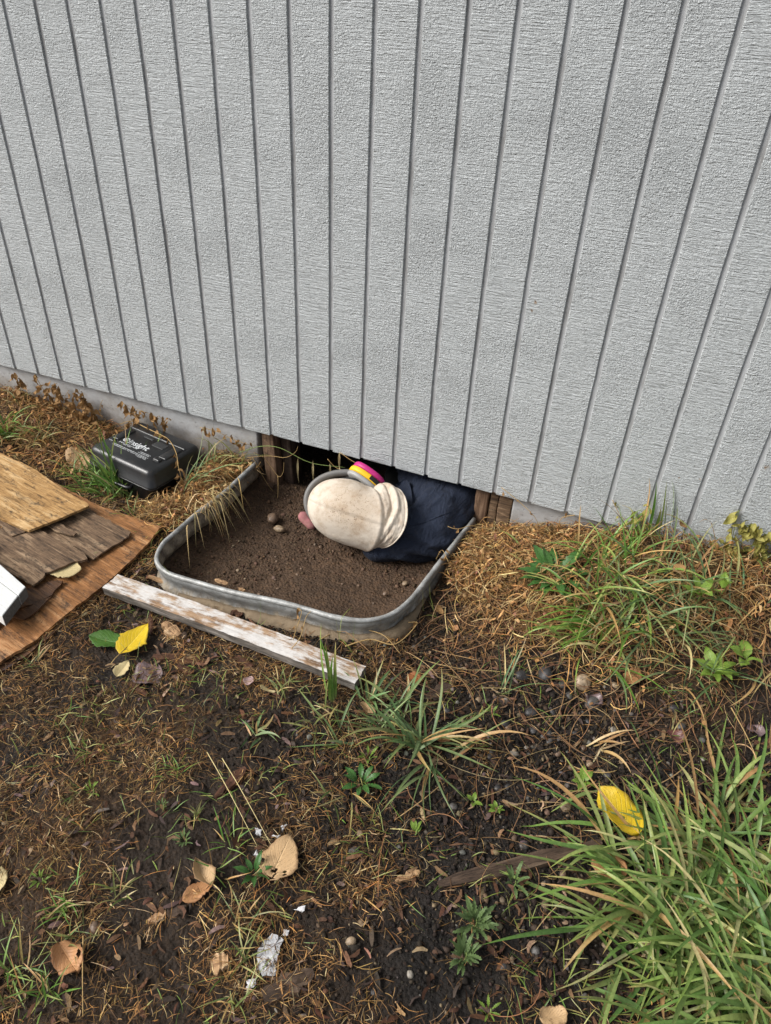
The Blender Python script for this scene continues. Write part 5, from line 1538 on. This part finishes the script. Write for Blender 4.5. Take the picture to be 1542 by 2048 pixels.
def build_weeds():
    weed(1105, 1165, 20, .10, .034, MAT['leaf_dand'], 'dark green toothed rosette weed left of the grass clump at the wall', 'obov', .5, .35, .01, 'weed', 'rosette_weed')
    weed(1420, 1362, 8, .052, .024, MAT['leaf_seed'], 'bright yellow green seedling at the right on the slope', 'ovate', .4, 0, .02, 'seedling', 'seedling', .02)
    weed(1385, 1225, 6, .052, .024, MAT['leaf_seed'], 'light green seedling rising between the grass below the vine', 'ovate', .7, 0, .03, 'seedling', 'seedling', .04)
    weed(1482, 1335, 4, .042, .026, MAT['leaf_seed'], 'pale folded seedling near the right edge of the photo', 'round', .4, 0, .02, 'seedling', 'seedling', .02)
    weed(1430, 1215, 3, .040, .022, MAT['leaf_seed'], 'pale upright leaf sprig right of the light green seedling', 'ovate', 1.0, 0, .04, 'seedling', 'seedling', .03)
    weed(1160, 1572, 7, .030, .014, MAT['leaf_seed'], 'small seedling beside the hollow above the yellow leaf', 'ovate', .3, 0, .008, 'seedling', 'seedling', .012)
    weed(945, 1612, 4, .020, .010, MAT['leaf_seed'], 'tiny seedling on the dark soil, upper of a pair', 'ovate', .5, 0, .006, 'seedling', 'seedling', .01)
    weed(992, 1625, 6, .017, .009, MAT['leaf_seed'], 'tiny seedling with round leaves right of the upper one', 'ovate', .4, 0, .006, 'seedling', 'seedling', .01)
    weed(828, 1672, 4, .024, .008, MAT['leaf_seed'], 'row of tiny leaves left of the long drooping blade', 'lance', .3, 0, .006, 'seedling', 'seedling', .006, (60, 150))
    weed(982, 1437, 5, .020, .006, MAT['leaf_seed'], 'yellow green sprig at the tip of the long blades', 'lance', .6, 0, .01, 'seedling', 'seedling', .015)
    weed(722, 1572, 9, .045, .016, MAT['leaf_dand'], 'ribbed green weed below the broad blue green tuft', 'obov', .5, .3, .006, 'weed', 'rosette_weed')
    weed(508, 1752, 7, .040, .012, MAT['leaf_dand'], 'narrow leaved green weed beside the large tan leaf', 'lance', .5, 0, .006, 'weed', 'rosette_weed')
    for px, py, n, L_, lab in ((945, 1862, 34, .042, 'feathery weed with toothed leaves left of the long blades'), (925, 1925, 34, .040, 'feathery weed just below the taller feathery weed'), (1025, 1775, 9, .036, 'small toothed weed beside the rotten wood strip'), (975, 2030, 7, .022, 'bright little weed at the bottom of the photo'), (325, 1620, 9, .016, 'tiny leafy weed by the bright sprout'), (370, 1690, 12, .020, 'low clover like weed left of the straw stalks'), (185, 1590, 8, .022, 'pale weed beside the starry tuft'), (85, 1770, 8, .022, 'small mossy weed above the tuft at left'), (735, 1525, 6, .03, 'small green weed under the middle grass')):
        weed(px, py, n, L_, L_ * .34, MAT['leaf_feather'] if n > 8 else MAT['leaf_seed'], lab, 'obov', .8, .6, .005, 'weed', 'feathery_weed', .03 if n > 14 else .012)

def vine(path, r, nleaf, mat, label, leafL, leafW, name='dried_vine', stem='stem', cat='vine', droop=.8, extra=()):
    """path: world points; leaves along it"""
    P = catmull(path, 6)
    c = P[0]
    root = empty(name, tuple(c), label, cat)
    V, F = tube(P - c, np.linspace(r, r * .5, len(P)), 6)
    link('stem', py_mesh('stem', V, F), MAT[stem], root)
    for e in extra:
        Q = catmull(e, 5)
        V, F = tube(Q - c, r * .6, 5)
        link('stem', py_mesh('stem', V, F), MAT[stem], root)
        P = np.vstack([P, Q])
    ms = [leaf_mesh(leafL, leafW, 'ovate', s1, .25, .3, 9, 5, 0, 300 + k) for k, s1 in enumerate((.5, -.6, .9))]
    for k in range(nleaf):
        q = P[int(len(P) * (k + .5) / nleaf) % len(P)] - c + rng.normal(0, .004, 3)
        o = link('leaf', ms[k % 3], mat, root)
        s = rng.uniform(.6, 1.45)
        o.scale = (s, s * rng.uniform(.6, 1.1), s)
        q = q + c; q[1] = min(q[1], -.004) if c[1] < .01 else q[1]; q -= c
        o.location = tuple(q)
        o.rotation_euler = (rng.uniform(-1, 1), rng.normal(droop, .4), rng.uniform(-math.pi, 0) if c[1] > -.05 else rng.uniform(-math.pi, math.pi))
    return root

def wallp(px, py, Y=-.012): return unwall(px, py, Y)

def build_vines():
    W = wallp
    vine([W(70, 752), W(95, 790), W(125, 815), W(150, 840)], .0012, 40, MAT['leaf_dried'], 'dry vine hanging from the siding edge at far left', .030, .013, extra=([W(95, 790), W(110, 770), W(128, 800)],))
    vine([W(108, 765), W(118, 785), W(112, 812), W(105, 835)], .001, 22, MAT['leaf_dried'], 'short dry vine right of the far left vine', .026, .012)
    vine([W(166, 788), W(172, 805), W(190, 830), W(188, 850)], .0012, 42, MAT['leaf_dried'], 'dry vine with a clump of leaves on the foundation left of the case', .032, .014, extra=([W(172, 800), W(165, 825), W(170, 850)],))
    vine([W(205, 800), W(200, 815), W(204, 840)], .0008, 3, MAT['leaf_dried'], 'thin dry tendril curling on the bare foundation', .016, .008)
    vine([W(138, 780), W(128, 800), W(133, 830)], .0007, 3, MAT['leaf_dried'], 'hair thin tendril between two dry vines', .014, .007)
    vine([W(28, 745), W(40, 775), W(35, 800), W(50, 825)], .0011, 34, MAT['leaf_dried'], 'dry vine at the left edge under the siding', .030, .013)
    vine([W(150, 782), W(146, 810), W(158, 838)], .0010, 20, MAT['leaf_dried'], 'dry vine between the far left vine and the leafy clump', .028, .012)
    vine([W(400, 855), W(430, 862), W(470, 880), W(500, 890)], .0010, 16, MAT['leaf_dried'], 'dry vine along the siding edge between case and opening', .026, .011)
    # vine that lies over the case
    cz = -.066
    vine([W(262, 838, -.02), unz(285, 852, cz), unz(318, 868, cz), unz(338, 880, cz), unz(352, 905, cz), unz(356, 930, -.075), unz(362, 960, -.12), unz(352, 985, -.15)], .0016, 22, MAT['leaf_dried'], 'dry vine draped over the lid of the black case', .034, .013, extra=([W(240, 848, -.02), W(262, 842, -.022), unz(285, 852, cz)], [unz(362, 955, -.12), unz(372, 975, -.14), unz(340, 995, -.15)]))
    vine([W(245, 805), W(262, 822), W(275, 835), W(250, 850)], .001, 36, MAT['leaf_dried'], 'dry vine clump on the foundation behind the case', .028, .012, extra=([W(262, 815), W(300, 828), W(330, 845)],))
    vine([W(318, 832), W(330, 842), W(345, 838)], .0008, 5, MAT['leaf_dried'], 'small dry tendrils under the siding right of the case', .02, .009)
    # stalks strung across the opening
    def stalk(path, r, label, mat='stem', n=0):
        vine(path, r, n, MAT['leaf_dried'], label, .03, .006, 'dry_stalk', mat, 'stalk')
    Y = -.02
    stalk([W(478, 905, -.05), W(520, 893, Y), W(560, 896, Y), W(620, 925, Y), W(690, 935, Y)], .0012, 'long green stalk strung across the top of the opening', 'stem_green')
    stalk([W(495, 915, -.05), W(540, 912, Y), W(570, 915, Y), W(590, 905, Y), W(596, 893, Y)], .0009, 'pale stalk looping in front of the left jamb')
    stalk([W(508, 905, -.05), W(530, 918, Y), W(556, 952, Y), W(566, 945, Y), W(568, 925, Y)], .0010, 'forked stalk in front of the left jamb')
    stalk([W(505, 915, -.05), W(540, 975, Y), W(574, 1006, Y), W(575, 1020, Y), W(562, 1048, -.05)], .0009, 'long thin stalk hanging down to the round stones')
    stalk([W(574, 1006, Y), W(610, 1010, -.03)], .0007, 'hair thin twig reaching from the jamb to the mask')
    stalk([W(556, 952, Y), W(556, 985, -.03), W(552, 1020, -.05)], .0012, 'brown stalk hanging below the fork at the jamb')
    def hang(px, L_, label, w=.006):
        a = W(*px, Y)
        root = empty('dangling_straw', tuple(a), label, 'straw')
        me = leaf_mesh(L_, w, 'lance', .25, .2, .2, 12, 5, 0, int(rng.integers(900)))
        o = link('straw_leaf', me, MAT['leaf_pale'], root)
        o.rotation_euler = (rng.normal(0, .3), math.radians(78), math.radians(-60))
    hang((594, 912), .085, 'leftmost dry blade hanging below the green stalk'); hang((625, 918), .075, 'dry blade hanging left of the mask rim'); hang((678, 903), .06, 'pale blade hanging from the siding above the cartridge', .007)
    hang((660, 925), .05, 'dry blade slanting to the yellow cartridge', .005)
    stalk([W(680, 905, Y), W(710, 925, Y), W(757, 947, -.012)], .0011, 'straight pale straw across the magenta cartridge')
    stalk([W(655, 918, Y), W(672, 935, Y), W(700, 945, -.03)], .0010, 'bent straw pointing at the yellow band')
    # right side: curled stems over the rim and yellowing vine on the siding
    g = lambda px, py, dz=.015: at(px, py, dz)
    vine([g(1010, 1065), unz(950, 1052, -.085), unz(915, 1058, -.08), unz(893, 1052, -.08)], .0012, 4, MAT['leaf_dried'], 'pale curled stem lying over the right end of the rim', .014, .006)
    vine([g(905, 1150), unz(895, 1120, -.09), unz(884, 1100, -.085), unz(872, 1118, -.085)], .0010, 6, MAT['leaf_dried'], 'dry tendril gripping the right side of the rim', .018, .009)
    vine([W(1003, 975, -.008), W(1040, 1005, -.02), W(1070, 1035, -.03), g(1085, 1070)], .0010, 5, MAT['leaf_dried'], 'dry stem leaning on the siding above the foundation', .016, .008)
    vine([W(1150, 1030), W(1125, 1035), W(1120, 1048), W(1140, 1050), W(1165, 1065)], .0011, 4, MAT['leaf_dried'], 'curled dry tendril under the edge of the siding', .018, .009)
    vine([g(1290, 1120, .02), W(1288, 1085), W(1290, 1040), W(1295, 1005)], .0013, 12, MAT['leaf_vine'], 'yellow green vine climbing the groove above the tall grass', .026, .013, 'climbing_vine', 'stem_green', extra=([W(1290, 1045), W(1275, 1030), W(1262, 1022)],))
    vine([g(1455, 1140, .02), W(1462, 1100), W(1468, 1060), W(1478, 1020)], .0013, 34, MAT['leaf_vine'], 'yellow green vine climbing the siding near the right edge', .028, .014, 'climbing_vine', 'stem_green', extra=([W(1468, 1060), W(1500, 1050), W(1530, 1068), W(1542, 1075)], [W(1462, 1095), W(1445, 1085), W(1432, 1100)]))
    vine([W(1495, 1050), W(1520, 1075), W(1530, 1095), g(1500, 1140, .03)], .0012, 30, MAT['leaf_vine'], 'drooping vine with yellow leaves at the right edge', .028, .013, 'climbing_vine', 'stem_green')
    vine([W(1225, 1000, -.006), W(1240, 1030), W(1262, 1045), W(1300, 1050)], .0009, 4, MAT['leaf_vine'], 'thin stem with yellow leaves left of the tall dark blades', .02, .01, 'climbing_vine', 'stem')
    # long curling bare stems on the ground
    vine([g(640, 1290), g(690, 1275, .03), g(760, 1285, .03), g(800, 1320, .02)], .0016, 2, MAT['leaf_dried'], 'pale looping stem behind the plank end', .018, .008)
    vine([g(690, 1300), g(740, 1290, .02), g(790, 1300, .02), g(832, 1268, .03), g(815, 1262, .03)], .0020, 2, MAT['leaf_dried'], 'thick tan stem below the right corner of the well', .02, .008)
    vine([g(585, 1305, .03), unz(592, 1260, -.09), unz(603, 1225, -.07), unz(595, 1216, -.07)], .0011, 4, MAT['leaf_dried'], 'dry stem leaning from the plank on the front rim', .015, .008)
    vine([g(580, 1320, .03), unz(600, 1275, -.09), unz(612, 1235, -.075), unz(622, 1222, -.07)], .0011, 1, MAT['leaf_dried'], 'second dry stem leaning on the front rim', .015, .008)
    for a, b, lab in (((415, 1510), (515, 1702), 'left one of two long straw stalks pointing at the tan leaf'), ((445, 1522), (542, 1700), 'right one of two long straw stalks pointing at the tan leaf')):
        p, q = at(*a, .012), at(*b, .02)
        vine([p, p * .66 + q * .34 + np.array([0, 0, .008]), p * .3 + q * .7 + np.array([0, 0, .006]), q], .0009, 0, MAT['leaf_dried'], lab, .01, .01, 'straw_stalk', 'stem_pale', 'straw')
    p, q = at(1455, 1430, .02), at(1512, 1530, .012)
    vine([p, (p + q) / 2 + np.array([0, 0, .004]), q], .0014, 0, MAT['leaf_dried'], 'straight pale straw on the dark soil at right', .01, .01, 'straw_stalk', 'stem', 'straw')
    p, q = at(170, 1880, .015), at(172, 2045, .02)
    vine([p, (p + q) / 2 + np.array([0, 0, .004]), q], .0012, 0, MAT['leaf_dried'], 'straight brown straw beside the curled brown leaf', .01, .01, 'straw_stalk', 'stem', 'straw')
build_weeds()
build_vines()

# ------------------------------------------------------------------ wood scraps, stones, paint flakes
def chip(px0, px1, wid, th, mat, label, z=None, name='wood_chip', cat='wood chip', jag=.25, tilt=(0, 0), lift=None):
    a = at(*px0) if z is None else unz(*px0, z); b = at(*px1) if z is None else unz(*px1, z)
    d = b - a; L = np.linalg.norm(d[:2])
    n = 9
    V = []
    for i in range(n):
        t = i / (n - 1)
        x = (t - .5) * L
        e = 1 - .55 * abs(2 * t - 1) ** 3
        w0 = wid / 2 * e * (1 + rng.normal(0, jag)); w1 = wid / 2 * e * (1 + rng.normal(0, jag))
        xo = rng.normal(0, L * .02)
        h = th * rng.uniform(.8, 1.15)
        V += [(x + xo, -w0, 0), (x + xo, w1, 0), (x + xo, w1 * .86, h), (x + xo, (w1 - w0) / 2, h * 1.12), (x + xo, -w0 * .86, h)]
    F = [tuple(f) for f in grid_faces(n, 5, 0, True)] + [tuple(range(5))[::-1], tuple(range(5 * n - 5, 5 * n))]
    o = link(name, recalc(py_mesh(name, V, F)), mat, None, False)
    m = (a + b) / 2
    o.location = (m[0], m[1], m[2] + (lift if lift is not None else .001))
    o.rotation_euler = (tilt[0], tilt[1] - math.atan2(d[2], L), math.atan2(d[1], d[0]))
    return tag(o, label, cat)

def build_scraps():
    chip((424, 1212), (470, 1208), .042, .012, MAT['chip'], 'pale square wood chip between the plank and the well', None, jag=.12, lift=.012, tilt=(.25, 0))
    chip((462, 1232), (486, 1236), .022, .008, MAT['bark'], 'red brown scrap under the pale square chip', None, lift=.004)
    chip((330, 1255), (360, 1278), .030, .014, MAT['chip'], 'split pale wood chip below the plank near the yellow leaf', None, jag=.2)
    chip((352, 1262), (372, 1280), .018, .010, MAT['darkwood'], 'dark chip beside the split pale chip', None)
    chip((302, 1230), (304, 1268), .012, .008, MAT['bark'], 'narrow brown stick standing by the plank', None)
    chip((312, 1312), (420, 1325), .028, .006, MAT['bark'], 'long red bark strip in front of the plank', None)
    chip((355, 1335), (385, 1350), .018, .006, MAT['bark'], 'short red bark strip below the long strip', None)
    chip((470, 1318), (505, 1335), .022, .007, MAT['bark'], 'bark scrap under the middle of the plank', None)
    chip((430, 1598), (492, 1540), .020, .010, MAT['bark'], 'curved red brown bark stick beside the straw stalks', None)
    chip((148, 1528), (200, 1508), .014, .006, MAT['bark'], 'red brown splinter in the trodden thatch at left', None)
    chip((870, 1775), (1200, 1690), .030, .010, MAT['darkwood'], 'long rotten wood strip running to the yellow leaf', None, jag=.15)
    chip((790, 1768), (840, 1745), .014, .006, MAT['chip'], 'orange splinter at the end of the rotten strip', None)
    chip((525, 2000), (625, 1950), .034, .010, MAT['darkwood'], 'weathered wood chunk right of the peeled paint flake', None, jag=.2)
    chip((425, 1935), (460, 1925), .030, .010, MAT['chip'], 'small orange wood chip left of the peeled paint flake', None)
    chip((295, 1845), (335, 1825), .016, .006, MAT['chip'], 'orange splinter below the torn leaf at lower left', None)
    chip((335, 1828), (375, 1818), .020, .006, MAT['darkwood'], 'grey brown splinter beside the orange splinter', None)
    chip((258, 1368), (296, 1392), .016, .006, MAT['bark'], 'red brown chip under the wet purple leaf', None)
    chip((380, 1192), (300, 1162), .012, .006, MAT['chip'], 'thin splinter lying along the back of the plank', None, lift=.014)
    chip((690, 1358), (716, 1372), .030, .006, MAT['chip'], 'brown scrap at the near end of the plank', None)
    chip((5, 1305), (15, 1290), .02, .006, MAT['darkwood'], 'grey wood scrap at the left edge in front of the plywood', None)
    chip((900, 1375), (860, 1385), .022, .007, MAT['darkwood'], 'flat grey wood bit right of the red orange leaf', None)
    chip((455, 1168), (430, 1160), .010, .006, MAT['chip'], 'pale chip caught behind the front rim', -.100, lift=-.002)
    chip((478, 1178), (490, 1182), .008, .006, MAT['chip'], 'small white chip behind the front rim', -.100, lift=-.002)
    # stones
    base = []
    for k in range(6):
        bm = bmesh.new(); bmesh.ops.create_icosphere(bm, subdivisions=3, radius=1)
        for v in bm.verts:
            v.co *= 1 + .16 * mnoise.noise(v.co * 1.3 + Vector((k * 7, 3, 1))) + .05 * mnoise.noise(v.co * 3.5 + Vector((k, 9, 2)))
        V = np.array([v.co[:] for v in bm.verts]); F = np.array([[v.index for v in f.verts] for f in bm.faces]); bm.free()
        base.append((V, F))
    tones = {'grey': (.065, .06, .055), 'brown': (.13, .085, .055), 'tan': (.24, .175, .11), 'dark': (.035, .033, .033), 'pale': (.19, .17, .14)}
    cache = {}
    def stone(px, py, rpx, tone, label, group=None, z=None, flat=.65):
        p = at(px, py) if z is None else unz(px, py, z)
        r = rpx / (FPX / ((p - CAM) @ FW))
        k = int(rng.integers(6))
        if (k, tone) not in cache:
            V, F = base[k]
            cache[(k, tone)] = np_mesh('pebble', V, F, np.clip(np.array(tones[tone]) * (1 + rng.normal(0, .15, (len(V), 1))), .01, 1))
        o = link('pebble', cache[(k, tone)], MAT['stone'])
        o.location = (p[0], p[1], p[2] + r * .25)
        o.scale = (r * rng.uniform(.95, 1.2), r * rng.uniform(.75, .95), r * flat)
        o.rotation_euler = (rng.normal(0, .2), rng.normal(0, .2), rng.uniform(0, 6.28))
        return tag(o, label, 'stone', group)
    stone(546, 1040, 15, 'brown', 'oval brown stone at the foot of the left jamb', None, -.195)
    stone(559, 1060, 10, 'tan', 'round grey brown stone in front of the oval one at the jamb', None, -.20)
    stone(1165, 1368, 17, 'tan', 'tan lump of stone on the slope below the grass', None)
    stone(1090, 1352, 18, 'dark', 'flat dark stone on the soil left of the tan lump', None)
    stone(1045, 1355, 15, 'dark', 'dark stone left of the flat dark one', None)
    stone(1185, 1410, 16, 'grey', 'grey stone below the tan lump', None)
    stone(1125, 1370, 10, 'grey', 'small grey stone between the dark and tan stones', None)
    stone(1350, 1418, 11, 'dark', 'dark rounded stone near the right edge on the soil', None)
    stone(1062, 1428, 12, 'dark', 'dark pebble above the dug hollow', None)
    stone(1010, 1448, 10, 'dark', 'dark pebble left of the one above the hollow', None)
    stone(1132, 1615, 12, 'tan', 'speckled tan pebble left of the yellow leaf', None)
    stone(1048, 1695, 10, 'grey', 'grey pebble above the rotten strip', None)
    stone(1125, 1752, 8, 'brown', 'brown pebble by the rotten strip', None)
    stone(708, 1702, 11, 'grey', 'grey oval pebble right of the large tan leaf', None)
    stone(702, 1885, 10, 'tan', 'tan round pebble in the lower middle', None)
    stone(820, 1952, 8, 'pale', 'whitish pebble in the lower middle', None)
    stone(748, 1985, 8, 'dark', 'dark pebble below the tan round pebble', None)
    stone(1005, 1935, 10, 'dark', 'dark pebble below the feathery weed', None)
    stone(190, 1858, 14, 'brown', 'round brown stone half sunk in the thatch', None)
    stone(642, 1525, 9, 'grey', 'grey pebble left of the broad blue green tuft', None)
    stone(1170, 1995, 9, 'grey', 'grey pebble near the bottom brown leaf', None)
    stone(720, 1668, 8, 'tan', 'tan pebble above the grey oval pebble', None)
    stone(810, 1168, 6, 'tan', 'small tan stone on the pit floor near the right corner', None, -.198)
    stone(770, 1188, 5, 'brown', 'small brown stone on the pit floor near the front', None, -.198)
    for i in range(64):
        px, py = (rng.normal(1080, 150), rng.normal(1470, 110)) if i < 55 else (rng.normal(1000, 200), rng.normal(1700, 130))
        if 880 < px < 1530 and py > 1300:
            stone(px, py, abs(rng.normal(4.5, 1.6)) + 2, tn := str(rng.choice(['grey', 'brown', 'tan', 'dark', 'dark', 'grey', 'pale'])), f'small {tn} pebble lying loose on the dug soil', 'pebbles scattered over the dug soil')
    for i in range(20):
        px, py = rng.uniform(440, 840), rng.uniform(1080, 1215)
        p = unz(px, py, -.2)
        if pit_sd(np.array([p[0]]), np.array([p[1]]))[0] < -.03 and not (p[1] > -.28 and p[0] > .3):
            stone(px, py, rng.uniform(2, 4.2), rng.choice(['tan', 'brown', 'brown']), 'small clod lying on the bare pit floor', 'clods on the pit floor')
    # peeled paint flakes
    def flake(pts, label, z=.008):
        P = np.array([at(x, y, z) for x, y in pts]); c = P.mean(0)
        Q = []
        for i in range(len(P)):
            a, b = P[i], P[(i + 1) % len(P)]
            for k in range(5):
                Q.append(a + (b - a) * k / 5 + rng.normal(0, .0011, 3) * (1, 1, .4))
        Q = np.array(Q) - c
        n = len(Q)
        V = np.vstack([[[0, 0, .002]], Q * .5 + [0, 0, .0015], Q])
        V[:, 2] = V[:, 2] * .35 + .001 + .002 * np.array([mnoise.noise(Vector(v) * 60) for v in V])
        F = [(0, 1 + i, 1 + (i + 1) % n) for i in range(n)] + [(1 + i, 1 + n + i, 1 + n + (i + 1) % n, 1 + (i + 1) % n) for i in range(n)]
        o = link('paint_flake', py_mesh('paint_flake', V, F), MAT['peel'], None, False)
        o.location = c
        sm = o.modifiers.new('t', 'SOLIDIFY'); sm.thickness = .0008
        tag(o, label, 'paint flake')
    flake([(545, 1872), (566, 1885), (556, 1920), (550, 1955), (530, 1958), (514, 1940), (512, 1915), (528, 1885)], 'large peeled flake of white paint on the thatch')
    flake([(567, 1865), (578, 1866), (574, 1876), (566, 1875)], 'small white flake at the top of the large paint flake')
    flake([(510, 1660), (524, 1664), (522, 1680), (514, 1674)], 'curled white paint chip above the large tan leaf')
    flake([(545, 1676), (562, 1676), (556, 1684)], 'white chip touching the top of the large tan leaf')
    flake([(562, 1655), (574, 1650), (566, 1668)], 'thin white chip right of the curled paint chip')
    flake([(508, 1712), (516, 1700), (514, 1722)], 'white chip left of the large tan leaf')
    flake([(590, 1825), (612, 1818), (608, 1832)], 'pale chip above the large paint flake')
    flake([(495, 1965), (515, 1958), (508, 1980), (494, 1985)], 'small ragged chip below the large paint flake')
build_scraps()
bpy.context.view_layer.update()
